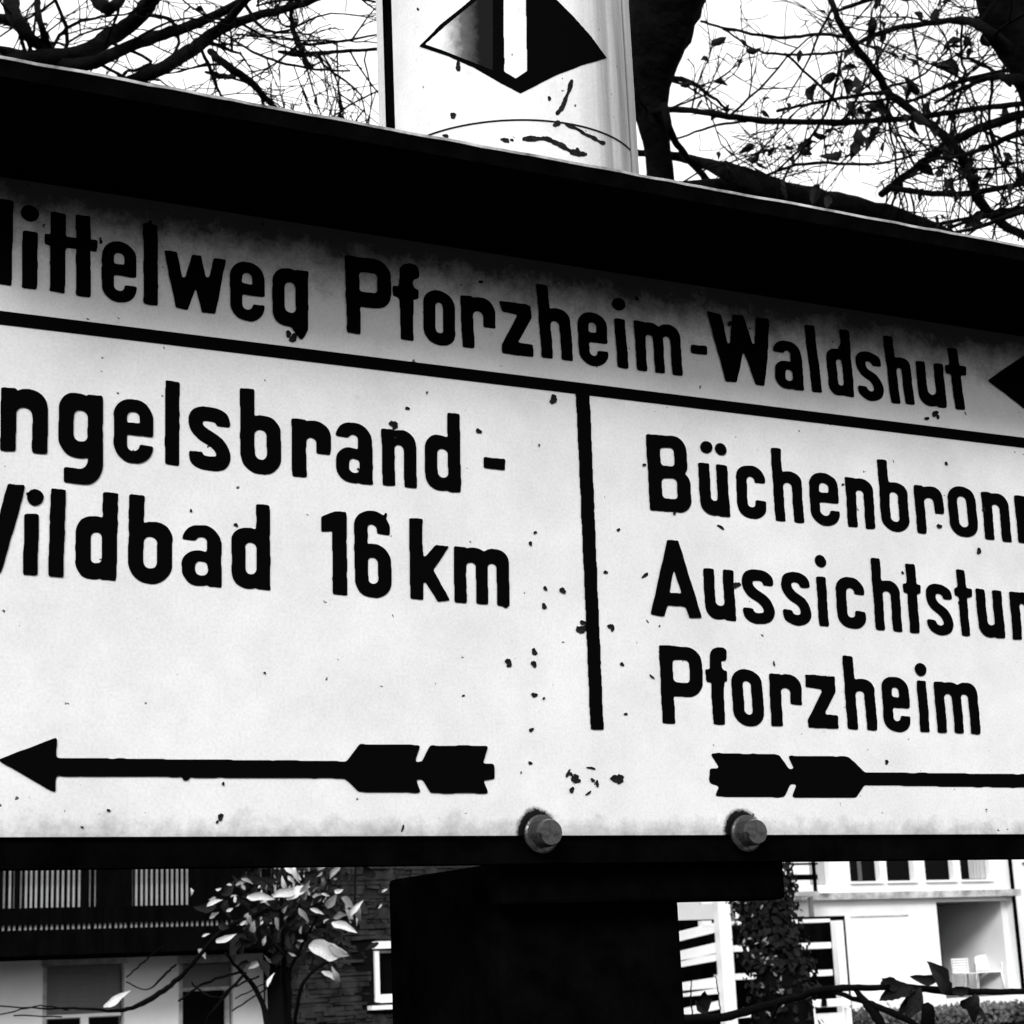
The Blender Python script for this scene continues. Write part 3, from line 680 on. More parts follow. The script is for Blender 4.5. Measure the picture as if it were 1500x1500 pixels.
# tree left of the frame, its boughs sweeping over the hood
dl = 6.5
tbase = PD(-420, 1400, dl)
ltrunk = ([(tbase[0], tbase[1], -.3), tuple(PD(-420, 1300, dl)), tuple(PD(-380, 800, dl)), tuple(PD(-250, 330, dl)), tuple(PD(-120, 130, dl)), tuple(PD(-30, 97, dl))], [.30, .24, .20, .15, .075, .04])
LL = [[(-60, 105, 40), (0, 94, 30), (60, 86, 26), (118, 78, 24), (162, 54, 24), (203, 24, 24), (235, -20, 22)],
      [(60, 100, 24), (110, 112, 20), (165, 124, 17), (224, 106, 20), (276, 76, 20), (322, 44, 17), (362, 28, 13), (440, 6, 11), (490, -14, 9)],
      [(60, 95, 20), (130, 92, 18), (215, 58, 18), (280, 37, 15), (342, 9, 13), (380, -14, 12)],
      [(225, 107, 18), (290, 70, 14), (340, 22, 12), (372, -15, 10)],
      [(308, 76, 11), (335, 98, 12), (368, 120, 11), (400, 156, 8), (446, 186, 5)],
      [(16, -15, 24), (20, 20, 22), (42, 52, 18), (78, 80, 14)],
      [(-10, 26, 16), (20, 34, 14), (45, 55, 10)],
      [(52, -8, 9), (58, 28, 9), (70, 64, 11), (82, 84, 12)],
      [(70, 78, 5), (98, 42, 5), (140, 26, 4), (188, 20, 3), (210, 5, 3)],
      [(136, -18, 26), (150, 8, 20), (166, 10, 16), (188, -18, 14)],
      [(426, -10, 4), (428, 36, 7), (436, 62, 10), (446, 74, 5)], [(408, 76, 5), (440, 80, 9), (490, 76, 6), (560, 71, 5), (620, 60, 4)],
      [(326, 48, 3), (380, 80, 4), (440, 98, 4), (512, 104, 3)], [(294, 70, 5), (312, 112, 6), (324, 140, 4), (342, 162, 3)],
      [(300, 105, 4), (325, 112, 9), (345, 112, 4)],
      [(466, 78, 2.5), (490, 110, 2.5), (498, 150, 2.5), (494, 196, 2.5)], [(462, 190, 2), (500, 162, 3), (560, 130, 2.5), (600, 112, 2)],
      [(0, 72, 12), (28, 78, 10), (52, 80, 8)], [(345, 50, 3), (420, 58, 2.5), (500, 60, 2.5), (560, 62, 2)], [(160, 62, 4), (220, 90, 5), (180, 108, 4)], [(215, 22, 5), (250, 30, 6), (262, 60, 5), (250, 90, 5)],
      [(-250, 330, 90), (-330, 0, 70), (-300, -350, 50), (-360, -700, 26), (-320, -1000, 8)], [(-310, -150, 50), (-150, -330, 34), (20, -480, 20), (130, -700, 7)], [(-320, -60, 50), (-500, -260, 30), (-650, -520, 10)], [(-120, 120, 40), (-60, -60, 30), (60, -240, 20), (220, -380, 8)]]
tree('bare_tree', 'bare tree with thick dark boughs reaching in over the left of the hood', (tbase[0], tbase[1], 0), ltrunk, LL, dl, 70, .40, .0075, 16, .05, bias=[1, 1, 1, 1, 1.5, 1, 1, 1, 1, 1, 1.5, 1, 1, 1, 1, .6, .6, 1, .6, 1, 1, .3, .3, .3, .3], sag=.01)

# leaning tree behind the post
dr = 7.5
b2 = PD(930, 1440, dr)
rtrunk = ([(b2[0], b2[1], -.3), tuple(PD(925, 1200, dr)), tuple(PD(950, 700, dr)), tuple(PD(967, 330, dr)), tuple(PD(963, 220, dr)), tuple(PD(950, 130, dr)), tuple(PD(962, 50, dr)), tuple(PD(990, -40, dr)), tuple(PD(1040, -180, dr)), tuple(PD(1050, -420, dr)), tuple(PD(1000, -800, dr)), tuple(PD(1040, -1200, dr))],
          [.13, .11, .09, .06, .05, .08, .13, .15, .15, .11, .06, .02])
RL = [[(930, 168, 10), (1000, 161, 9), (1080, 172, 10), (1150, 178, 9), (1250, 178, 9), (1350, 171, 8), (1440, 158, 8), (1520, 150, 8)],
      [(972, 155, 12), (985, 200, 11), (1010, 235, 10), (1038, 268, 11)],
      [(920, 222, 10), (985, 228, 13), (1040, 242, 18), (1090, 262, 36), (1150, 290, 46), (1240, 308, 44), (1320, 322, 30), (1400, 345, 12)],
      [(930, 278, 16), (1000, 276, 22), (1080, 282, 40), (1140, 300, 30)],
      [(1215, -10, 8), (1236, 45, 10), (1285, 108, 11), (1300, 135, 12), (1342, 166, 12), (1388, 205, 14), (1420, 250, 15), (1432, 290, 15), (1470, 330, 13), (1520, 350, 12)],
      [(1028, 32, 4), (1065, 42, 4), (1140, 55, 5), (1200, 50, 5), (1250, 56, 5)],
      [(1250, 66, 6), (1300, 45, 8), (1380, 31, 9), (1440, 34, 10)],
      [(950, 112, 10), (1005, 118, 8), (1040, 140, 5), (1068, 162, 4)],
      [(1060, 42, 3), (1105, 72, 3.5), (1150, 80, 4), (1230, 76, 4), (1256, 62, 4)],
      [(1233, 78, 4), (1226, 115, 5), (1212, 160, 4), (1182, 208, 4), (1140, 248, 3)],
      [(1150, 78, 4), (1188, 114, 4), (1218, 142, 5), (1230, 160, 3)],
      [(1140, 162, 5), (1200, 150, 5), (1262, 139, 6), (1300, 134, 7)],
      [(985, 205, 3), (1048, 184, 4), (1092, 178, 4)],
      [(1325, 152, 4), (1390, 125, 6), (1450, 108, 7), (1520, 95, 7)],
      [(1110, 260, 4), (1180, 240, 5), (1280, 240, 4), (1340, 228, 4)],
      [(1410, 20, 4), (1408, 80, 4), (1412, 112, 4), (1394, 182, 4), (1388, 215, 3)],
      [(1290, 285, 10), (1350, 240, 12), (1400, 205, 14), (1450, 182, 12), (1520, 160, 10)],
      [(1235, 12, 6), (1300, -8, 6)], [(1300, 275, 8), (1400, 285, 9), (1520, 265, 8)], [(1330, 335, 6), (1420, 320, 6), (1520, 300, 7)],
      [(1400, 80, 4), (1440, 95, 5), (1480, 125, 5)], [(1360, 345, 5), (1440, 318, 5), (1500, 312, 5)],
      [(1045, -250, 60), (1150, -420, 40), (1300, -560, 24), (1480, -640, 12), (1620, -760, 5)], [(1040, -420, 50), (960, -620, 34), (820, -760, 20), (700, -980, 8)], [(1020, -700, 34), (1150, -900, 22), (1230, -1150, 8)], [(1030, -320, 40), (880, -440, 26), (720, -480, 14), (560, -600, 6)]]
tree('leaning_tree', 'dark leaning tree behind the white sleeve with few withered leaves', (b2[0], b2[1], 0), rtrunk, RL, dr, 96, .50, .0065, 170, .066,
     bias=[1, .5, .6, .3, 2.2, 1, 1.2, .5, 1, 1, 1, 1, .6, 1.5, 1.5, 1.5, 2.5, 1, 2.6, 2.6, 1.5, 2.5, .5, .5, .5, .5], sag=.01)
# bough of a third tree at the right
b3 = PD(1640, 1425, 6.2)
ttrunk = ([(b3[0], b3[1], -.3), tuple(PD(1640, 1100, 6.2)), tuple(PD(1615, 400, 6.2)), tuple(PD(1545, 140, 6.2)), tuple(PD(1480, 30, 6.2)), tuple(PD(1462, -60, 6.2)), tuple(PD(1440, -250, 6.2)), tuple(PD(1500, -600, 6.2)), tuple(PD(1480, -1000, 6.2))], [.17, .14, .12, .10, .08, .085, .08, .05, .015])
tree('stout_tree', 'stout dark tree whose trunk crosses the upper corner beside the withered twigs', (b3[0], b3[1], 0), ttrunk,
     [[(1470, 70, 26), (1440, 40, 14), (1405, 28, 9), (1360, 36, 5)], [(1500, 120, 20), (1460, 112, 10), (1420, 125, 7), (1370, 150, 4)], [(1540, 180, 14), (1480, 200, 9), (1420, 225, 6), (1360, 235, 4)], [(1550, 300, 12), (1500, 310, 9), (1440, 330, 6), (1380, 345, 5)], [(1450, -220, 44), (1560, -420, 28), (1720, -560, 12)], [(1490, -500, 40), (1380, -680, 24), (1300, -900, 8)]],
     6.2, 34, .4, .006, 30, .055, sag=.01)

# ================================================================== LEFT HOUSE
YH = 25.0
def wall(name, x0, x1, z0, z1, Y, th, holes, m, parent):
    """front wall with openings and reveals; holes = (hx0, hx1, hz0, hz1)"""
    xs = sorted({x0, x1, *[h[0] for h in holes], *[h[1] for h in holes]}); zs = sorted({z0, z1, *[h[2] for h in holes], *[h[3] for h in holes]})
    parts = []
    for a, b_ in zip(xs, xs[1:]):
        for c, d_ in zip(zs, zs[1:]):
            mx, mz = (a+b_)/2, (c+d_)/2
            if any(h[0] < mx < h[1] and h[2] < mz < h[3] for h in holes): continue
            parts.append(([(a, Y, c), (b_, Y, c), (b_, Y, d_), (a, Y, d_)], [(0, 1, 2, 3)]))
    for h in holes:
        a, b_, c, d_ = h
        parts += [([(a, Y, c), (a, Y, d_), (a, Y+th, d_), (a, Y+th, c)], [(0, 1, 2, 3)]), ([(b_, Y, c), (b_, Y+th, c), (b_, Y+th, d_), (b_, Y, d_)], [(0, 1, 2, 3)]),
                  ([(a, Y, d_), (b_, Y, d_), (b_, Y+th, d_), (a, Y+th, d_)], [(0, 1, 2, 3)]), ([(a, Y, c), (a, Y+th, c), (b_, Y+th, c), (b_, Y, c)], [(0, 1, 2, 3)])]
    return obj(name, *merge(parts), m, parent)
def rect(a, b_, c, d_, Y):
    return (P(a, (b_+d_)/2, Y)[0], P(c, (b_+d_)/2, Y)[0], P((a+c)/2, d_, Y)[2], P((a+c)/2, b_, Y)[2])
hx0, hx1 = P(-900, 1450, YH)[0], P(424, 1450, YH)[0]
h1 = thing('balcony_house', 'pale house with dark slatted timber balcony and half lowered roller shutters', 'house', ((hx0+hx1)/2, YH+4, 0))
zsl = P(200, 1399, YH-1.3)[2]                      # underside of the balcony
W1 = rect(62, 1412, 182, 1560, YH); W2 = rect(262, 1409, 342, 1560, YH)
W3 = rect(-190, 1412, -70, 1560, YH)
zup = zsl+.22
wall('wall', hx0, hx1, -.2, zup, YH, .22, [W1, W2, W3], M['cream'], h1)
box('upper_wall', hx0, YH-.01, zup+.004, hx1, YH+8, 7.4, M['dark_wood'], h1)
box('back_wall', hx0, YH+.3, -.2, hx1, YH+8, zup, M['cream'], h1)
def gable(name, x0, x1, y0, y1, z, hh, parent, ov=.5):
    ym = (y0+y1)/2; V = []
    for dz in (0, .18):
        V += [(x0-ov, y0-ov, z+dz), (x1+ov, y0-ov, z+dz), (x0-ov, ym, z+hh+dz), (x1+ov, ym, z+hh+dz), (x0-ov, y1+ov, z+dz), (x1+ov, y1+ov, z+dz)]
    Fc = [(0, 1, 3, 2), (2, 3, 5, 4), (6, 8, 9, 7), (8, 10, 11, 9), (0, 6, 7, 1), (4, 5, 11, 10), (0, 2, 8, 6), (2, 4, 10, 8), (1, 7, 9, 3), (3, 9, 11, 5)]
    return recalc(obj(name, V, Fc, M['roof_tile'], parent))
gable('roof', hx0, hx1, YH, YH+8, 7.4, 2.2, h1)
yb_ = YH-1.3
# balcony: slab, fascia boards, rails, balusters, dark panels
box('balcony_slab', hx0, yb_, zsl, hx1, YH-.012, zsl+.2, M['dark_wood'], h1)
z_lr = P(150, 1360, yb_)[2]; z_mr0 = P(150, 1352, yb_)[2]; z_mr1 = P(150, 1328, yb_)[2]; z_tp = P(150, 1235, yb_)[2]
box('balcony_fascia', hx0, yb_-.06, zsl+.03, hx1, yb_-.004, z_lr, M['dark_wood'], h1)
box('rail', hx0, yb_-.05, z_mr0, hx1, yb_-.004, z_mr1, M['dark_wood'], h1)
box('rail', hx0, yb_-.07, z_tp, hx1, yb_+.03, z_tp+.12, M['dark_wood'], h1)
bz0, bz1 = z_lr+.001, z_tp-.001
pitch = P(108, 1300, yb_)[0]-P(100, 1300, yb_)[0]; pitch *= .97
bmesh_ = None; x = P(-60, 1300, yb_)[0]; k = 0
while x < hx1-.2:
    if bmesh_ is None:
        o = box('baluster', x, yb_+.002, bz0, x+pitch*.33, yb_+.024, bz1, M['slat'], h1); bmesh_ = o.data; x00 = x; l0 = o.location.copy()
    else:
        o = bpy.data.objects.new('baluster', bmesh_); COL.objects.link(o); o.parent = h1; o.location = l0+Vector((x-x00+nr.normal(0, .004), 0, 0))
    x += pitch
def cover(a, c, b_=1240, d_=1330):
    q = rect(a, b_, c, d_, yb_); box('infill_panel', q[0], yb_-.03, q[2], q[1], yb_-.002, q[3], M['dark_wood'], h1)
cover(120, 130); cover(140, 193); cover(278, 380); cover(383, 396); cover(21, 29); cover(-60, 4)
# windows
def shutter_window(W, name, shut, pane_m, double=False):
    a, b_, c, d_ = W
    wf = thing_part = box('window', a+.03, YH+.10, c+.03, b_-.03, YH+.13, d_-.02, M['shutter'] if shut else M['glass'], h1)
    box('shutter_box', a-.02, YH-.05, d_-.012, b_+.02, YH-.004, d_+.075, M['ledge'], wf)
    box('jamb', a+.002, YH+.02, c+.03, a+.06, YH+.098, d_-.02, M['ledge'], wf)
    return wf
w1 = shutter_window(W1, 'window', True, None)
zz = P(120, 1488, YH)[2]; zq = P(120, 1499, YH)[2]
box('shutter_edge', W1[0]+.06, YH+.06, zz-.02, W1[1]-.03, YH+.099, zz+.025, M['white'], w1)
xm = P(126, 1495, YH)[0]
for a, b_ in ((W1[0]+.10, xm-.06), (xm+.06, W1[1]-.05)): box('pane', a, YH+.085, zz-.5, b_, YH+.0985, zz-.035, M['glass'], w1)
box('mullion', xm-.055, YH+.07, zz-.6, xm+.055, YH+.0988, zz-.022, M['white'], w1)
for i in range(14):
    z_ = zz+.05+i*.075
    if z_ < W1[3]-.12: box('shutter_slat', W1[0]+.062, YH+.088, z_, W1[1]-.032, YH+.0992, z_+.062, M['shutter'], w1)
w2 = shutter_window(W2, 'window', False, None)
zz2 = P(300, 1449, YH)[2]
box('shutter_curtain', W2[0]+.07, YH+.05, zz2+.03, W2[1]-.04, YH+.098, W2[3]-.03, M['shutter'], w2)
box('window_frame', W2[0]+.062, YH+.045, zz2-.02, W2[1]-.03, YH+.0985, zz2+.028, M['ledge'], w2)
box('window_frame', W2[1]-.10, YH+.06, W2[2]+.04, W2[1]-.035, YH+.0985, zz2-.022, M['ledge'], w2)
shutter_window(W3, 'window', True, None)
for a, c in ((396, 401), (405, 412)):
    x0 = P(a, 1480, YH-.3)[0]; x1 = P(c, 1480, YH-.3)[0]; r = (x1-x0)/2
    obj('downpipe', *tube([((x0+x1)/2, YH-.12, -.1), ((x0+x1)/2, YH-.12, P(a, 1437, YH)[2])], [r, r], 10), M['zinc'], h1, smooth=True)

# stone wing with a white trimmed window
YS = 23.9
sx0, sx1 = P(426, 1400, YS)[0], P(860, 1400, YS)[0]
sw_ = thing('stone_house', 'dark rubble stone house wall with a small white trimmed window', 'house', ((sx0+sx1)/2, YS+3, 0))
Wn = rect(551, 1390, 640, 1468, YS)
wall('wall', sx0, sx1, -.2, 6.8, YS, .25, [Wn], M['mortar'], sw_)
box('core_wall', sx0+.02, YS+.3, -.2, sx1-.02, YS+7, 6.78, M['mortar'], sw_)
gable('roof', sx0, sx1, YS, YS+7, 6.8, 2.0, sw_)
st = []; zc = 1.1
while zc < 4.2:
    hh = rng.uniform(.03, .085); xc = sx0-rng.uniform(0, .3)*0
    while xc < P(700, 1400, YS)[0]:
        l = rng.choice([rng.uniform(.08, .22), rng.uniform(.2, .55)])
        if not (Wn[0]-.03 < xc+l and xc < Wn[1] and Wn[2]-.10 < zc+hh and zc < Wn[3]+.12):
            dep = rng.uniform(.015, .07); j = lambda: rng.uniform(-.014, .014)
            v = boxv(xc+.008, YS-dep, zc+.006, xc+l-.008, YS-.002, zc+hh-.004)
            st.append(([(a+j(), b_, c+j()) for a, b_, c in v], BF))
        xc += l
    zc += hh
obj('stones', *merge(st), M['stone2'], sw_, kind='stuff')
wn = box('window', Wn[0]+.02, YS+.12, Wn[2]+.02, Wn[1]-.02, YS+.15, Wn[3]-.02, M['glass'], sw_)
q = rect(545, 1378, 646, 1388.5, YS); box('lintel', q[0], YS-.10, q[2], q[1], YS-.003, q[3], M['white'], wn)
q = rect(538, 1471, 646, 1477, YS); box('sill', q[0], YS-.16, q[2], q[1], YS-.003, q[3], M['white'], wn)
q = rect(548, 1393, 554, 1468, YS); box('window_frame', q[0], YS-.05, q[2], q[1], YS+.119, q[3], M['white'], wn)
q = rect(555, 1455, 640, 1467, YS); box('window_frame', q[0], YS-.03, q[2], q[1], YS+.119, q[3], M['white'], wn)
q = rect(555, 1391.5, 640, 1394.5, YS); box('window_frame', q[0], YS+.02, q[2], q[1], YS+.119, q[3], M['ledge'], wn)

# ================================================================== SHRUB with pale leaves
ds = 5.2
bs = PD(425, 1437, ds)
sh = thing('leafy_shrub', 'leafy shrub with large pale leaves in front of the balcony house', 'shrub', (bs[0], bs[1], 0))
stems = [[(415, 1620, 10), (418, 1500, 9), (415, 1420, 8), (412, 1330, 7), (414, 1250, 5), (416, 1120, 4)], [(395, 1620, 9), (390, 1500, 8), (375, 1450, 7), (350, 1420, 5), (330, 1395, 4)],
         [(416, 1440, 5), (440, 1390, 5), (465, 1340, 4), (480, 1290, 3)], [(416, 1400, 5), (380, 1350, 4), (345, 1310, 3)], [(525, 1180, 3), (521, 1280, 3), (520, 1340, 3), (522, 1368, 2)],
         [(430, 1630, 6), (430, 1520, 6), (445, 1440, 5), (490, 1400, 4)], [(355, 1422, 4), (300, 1440, 4), (262, 1466, 3)], [(360, 1425, 4), (320, 1470, 5), (300, 1500, 4)]]
leafpos = []
for s_ in stems:
    p, r = limb_pts(s_, ds, .12); obj('stem', *tube(p, r, 6, .08), M['twig'], sh, smooth=True)
# long arching shoot across the windows
p, r = limb_pts([(-30, 1472, 2.2), (60, 1477, 2.5), (130, 1478, 4), (180, 1480, 6), (222, 1462, 8), (256, 1438, 7), (290, 1402, 6), (330, 1360, 6), (400, 1330, 6)], ds, .06); obj('shoot', *tube(p, r, 6, .1), M['twig'], sh, smooth=True)
for s_ in ([(0, 1486, 2), (60, 1474, 2), (100, 1480, 2)], [(184, 1438, 2), (215, 1450, 2), (240, 1430, 4), (258, 1412, 3)], [(186, 1432, 2), (215, 1405, 2.5), (240, 1385, 2)], [(20, 1487, 2), (90, 1490, 2)], [(340, 1480, 2.5), (380, 1455, 2.5), (400, 1440, 2)], [(345, 1462, 2), (390, 1440, 2)], [(280, 1440, 3), (300, 1455, 3), (322, 1462, 3), (338, 1448, 3), (380, 1430, 3)]):
    p, r = limb_pts(s_, ds-.1, .05); obj('shoot', *tube(p, r, 5, .1), M['twig'], sh, smooth=True)
right = RM @ np.array([1, 0, 0.]); up = RM @ np.array([0, 1., 0]); tocam = -FWD
def px_leaf(x, y, L, ang, kind, parent, d, tilt=0.35):
    """leaf lying roughly across the view, base at pixel, L pixels long, pointing ang degrees"""
    a = math.radians(ang); dr_ = right*math.cos(a)+up*math.sin(a)
    o = bpy.data.objects.new('leaf', rng.choice(LM[kind])); COL.objects.link(o); o.parent = parent
    nrm = tocam*1.0+up*rng.uniform(-.1, .9)+right*rng.uniform(-tilt, tilt)
    X_ = Vector(dr_+tocam*rng.uniform(-tilt, tilt)).normalized(); Z_ = Vector(nrm); Z_ = (Z_-X_*Z_.dot(X_)).normalized(); Y_ = Z_.cross(X_)
    o.rotation_mode = 'QUATERNION'; o.rotation_quaternion = Matrix((X_, Y_, Z_)).transposed().to_quaternion()
    o.location = Vector(PD(x, y, d))-wloc(parent); o.scale = (L*d/F,)*3
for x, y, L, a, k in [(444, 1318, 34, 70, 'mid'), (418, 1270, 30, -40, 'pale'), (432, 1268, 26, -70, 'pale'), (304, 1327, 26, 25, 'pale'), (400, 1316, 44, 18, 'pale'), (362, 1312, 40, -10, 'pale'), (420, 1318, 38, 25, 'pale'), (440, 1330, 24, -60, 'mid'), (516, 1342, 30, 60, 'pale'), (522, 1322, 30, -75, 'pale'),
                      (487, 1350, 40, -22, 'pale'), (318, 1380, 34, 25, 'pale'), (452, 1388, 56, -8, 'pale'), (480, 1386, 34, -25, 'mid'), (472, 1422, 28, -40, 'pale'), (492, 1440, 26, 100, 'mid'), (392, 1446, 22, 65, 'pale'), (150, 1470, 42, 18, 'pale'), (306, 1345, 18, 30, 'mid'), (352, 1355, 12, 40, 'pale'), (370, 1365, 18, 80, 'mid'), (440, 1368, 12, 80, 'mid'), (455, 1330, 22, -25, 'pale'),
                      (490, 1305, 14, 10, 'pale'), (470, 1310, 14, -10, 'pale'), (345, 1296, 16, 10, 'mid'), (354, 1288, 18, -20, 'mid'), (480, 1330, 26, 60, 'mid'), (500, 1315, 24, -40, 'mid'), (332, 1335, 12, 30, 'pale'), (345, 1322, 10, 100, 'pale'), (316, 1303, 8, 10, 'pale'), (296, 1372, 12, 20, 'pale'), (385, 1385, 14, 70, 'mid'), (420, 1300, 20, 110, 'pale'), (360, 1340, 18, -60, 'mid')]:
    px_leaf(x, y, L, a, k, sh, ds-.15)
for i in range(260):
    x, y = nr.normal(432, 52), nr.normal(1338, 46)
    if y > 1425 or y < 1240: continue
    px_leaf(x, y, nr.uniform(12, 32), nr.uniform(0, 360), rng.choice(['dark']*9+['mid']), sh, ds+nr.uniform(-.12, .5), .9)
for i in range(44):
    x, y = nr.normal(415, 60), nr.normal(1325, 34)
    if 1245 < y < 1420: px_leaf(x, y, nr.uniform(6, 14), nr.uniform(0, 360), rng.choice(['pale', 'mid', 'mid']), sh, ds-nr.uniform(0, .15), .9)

# ================================================================== RIGHT HOUSE
YR = 36.0
rx0, rx1 = P(1080, 1400, YR)[0], P(1492, 1400, YR)[0]
zf_ = P(1435, 1452, YR)[2]                          # floor of the recess
h2 = thing('white_house', 'white rendered house with a row of dark windows above an open recess', 'house', ((rx0+rx1)/2, YR+4, 0))
zl0, zl1 = P(1340, 1316, YR)[2], P(1340, 1306, YR)[2]
REC = rect(1377, 1320, 1489, 1452, YR); REC = (REC[0], REC[1], zf_, REC[3])
UW = [rect(a, 1215, c, 1291, YR) for a, c in ((1243, 1287), (1297, 1337), (1353, 1395), (1405, 1448))]
zs_ = P(1340, 1290, YR)[2]; UW = [(a, b_, zs_, zs_+1.25) for a, b_, c, d_ in UW]
DW = rect(1199, 1215, 1213, 1294, YR); DW = (DW[0]-.3, DW[1], zs_-.06, zs_+1.25)
wall('wall', rx0, rx1, -.3, 9.0, YR, .22, [REC]+UW+[DW], M['plaster'], h2)
box('side_wall', rx1-.2, YR+.23, -.3, rx1, YR+9, 9, M['plaster'], h2)
box('inner_wall', rx0, YR+4.2, -.3, rx1-.21, YR+9, 8.98, M['plaster'], h2)
gable('roof', rx0, rx1, YR, YR+9, 9.02, 2.6, h2)
lx0 = P(1165, 1312, YR)[0]
box('ledge', lx0, YR-.22, zl0, rx1+.1, YR-.004, zl1, M['ledge'], h2)
for u in UW:
    wv = box('window', u[0]+.02, YR+.16, u[2]+.02, u[1]-.02, YR+.19, u[3]-.02, M['glass'], h2)
    box('window_sill', u[0]-.04, YR-.08, u[2]-.05, u[1]+.04, YR-.003, u[2], M['white'], wv)
    if u is UW[3] or u is UW[0]:
        a, b_ = (u[0]+.40*(u[1]-u[0]), u[1]-.03) if u is UW[3] else (u[0]+.38*(u[1]-u[0]), u[0]+.5*(u[1]-u[0]))
        V = []; Fc = []; nn = 26
        for i in range(nn+1):
            xx = a+(b_-a)*i/nn; yy = YR+.135+.02*math.sin(i*1.5); V += [(xx, yy, u[2]+.03), (xx, yy, u[3]-.03)]
            if i: Fc.append((2*i-2, 2*i, 2*i+1, 2*i-1))
        obj('curtain', V, Fc, M['curtain'] if u is UW[3] else M['shutter'], wv)
dv = box('window', DW[0]+.02, YR+.16, DW[2]+.02, DW[1]-.02, YR+.19, DW[3]-.02, M['curtain'], h2)
# recess: back wall, side walls, ceiling, floor
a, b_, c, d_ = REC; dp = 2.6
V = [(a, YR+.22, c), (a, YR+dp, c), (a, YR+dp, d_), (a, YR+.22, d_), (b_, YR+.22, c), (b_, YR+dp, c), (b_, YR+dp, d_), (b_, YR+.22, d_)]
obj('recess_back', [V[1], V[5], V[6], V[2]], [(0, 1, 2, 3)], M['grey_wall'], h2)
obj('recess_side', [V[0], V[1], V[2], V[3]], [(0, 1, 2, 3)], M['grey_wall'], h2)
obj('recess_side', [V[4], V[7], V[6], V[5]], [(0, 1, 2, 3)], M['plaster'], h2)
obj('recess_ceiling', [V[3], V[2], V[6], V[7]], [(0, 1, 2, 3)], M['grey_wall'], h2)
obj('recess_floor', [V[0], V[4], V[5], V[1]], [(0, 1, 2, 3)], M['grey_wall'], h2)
q = rect(1246, 1341, 1330, 1343, YR); box('awning_slot', q[0], YR-.02, q[2], q[1], YR-.003, q[3], M['ledge'], h2)
xd = P(1492, 1400, YR-.1)[0]; obj('downpipe', *tube([(xd+.03, YR-.12, -.1), (xd-.0, YR-.12, 8.8)], [.05, .05], 10), M['dark_steel'], h2, smooth=True)
# balcony rail beside the house's upper storey
for b0, b1 in ((1281, 1289), (1264, 1267)):
    q = rect(1140, b0, 1198, b1, YR-1); box('balcony_rail', q[0], YR-1, q[2], q[1], YR-.9, q[3], M['dark_steel'], h2)
for a0 in (1152, 1190):
    q = rect(a0, 1262, a0+4, 1308, YR-1); box('balcony_post', q[0], YR-1.05, q[2], q[1], YR-1.002, q[3], M['dark_steel'], h2)
q = rect(1130, 1306, 1196, 1313, YR-1); box('balcony_slab', q[0], YR-1.1, q[2], q[1], YR-.005, q[3]-.01, M['ledge'], h2)
for a0 in (1186,):
    q = rect(a0, 1314, a0+4, 1346, YR-1); box('balcony_post', q[0], YR-1.05, q[2], q[1], YR-.95, q[3], M['shutter'], h2)
# second white house beyond, at the frame's edge
h3x0 = P(1495, 1400, YR+1.0)[0]
h3 = thing('neighbour_house', 'plain white gabled house standing just past the white house', 'house', (h3x0+4, YR+5, 0))
box('wall', h3x0, YR+1, -.3, h3x0+9, YR+9, 7.5, M['plaster'], h3); gable('roof', h3x0, h3x0+9, YR+1, YR+9, 7.5, 2, h3)
q = rect(1497, 1263, 1540, 1266, YR+1); box('cornice', q[0], YR+.94, q[2], q[1], YR+.998, q[3], M['shutter'], h3)
# terrace in front with low white wall, hedge
tx0, tx1 = P(1160, 1465, YR-3)[0], P(1560, 1465, YR-3)[0]
zc1 = P(1400, 1458, YR-2)[2]
ter = box('terrace', tx0, YR-2, -.3, tx1, YR-.003, zc1-.0, M['grey_wall'], None); ter['kind'] = 'structure'
zw1 = P(1350, 1452, YR-2.3)[2]; zw0 = P(1350, 1473, YR-2.3)[2]
tw_ = thing('terrace_wall', 'low white terrace parapet above the clipped hedge', 'wall', ((tx0+tx1)/2, YR-2.2, 0))
xs_ = P(1386, 1460, YR-2.3)[0]; zw2 = P(1440, 1460, YR-2.3)[2]
box('parapet', tx0, YR-2.3, -.2, xs_, YR-2.01, zw1, M['plaster'], tw_); box('parapet', xs_+.004, YR-2.3, -.2, tx1, YR-2.01, zw2, M['plaster'], tw_)
# clipped hedge
hd = thing('hedge', 'dark clipped hedge below the white terrace parapet', 'hedge', ((tx0+tx1)/2, YR-3.4, 0))
zh = P(1400, 1474, YR-3.2)[2]; parts = []
for i in range(9000):
    p = np.array([nr.uniform(tx0, tx1), YR-3.9+nr.uniform(0, 1.3), nr.uniform(.3, zh+.04*nr.randn())])
    u = nr.normal(0, 1, 3); u /= np.linalg.norm(u); v = np.cross(u, nr.normal(0, 1, 3)); v /= np.linalg.norm(v); s_ = nr.uniform(.03, .075)
    parts.append(([p-u*s_, p+v*s_*.6, p+u*s_, p-v*s_*.6], [(0, 1, 2, 3)]))
obj('foliage', *merge(parts), M['hedge'], hd, kind='stuff')
box('inner_growth', tx0+.1, YR-3.6, -.1, tx1-.1, YR-2.9, zh-.2, M['leaf_dark'], hd)

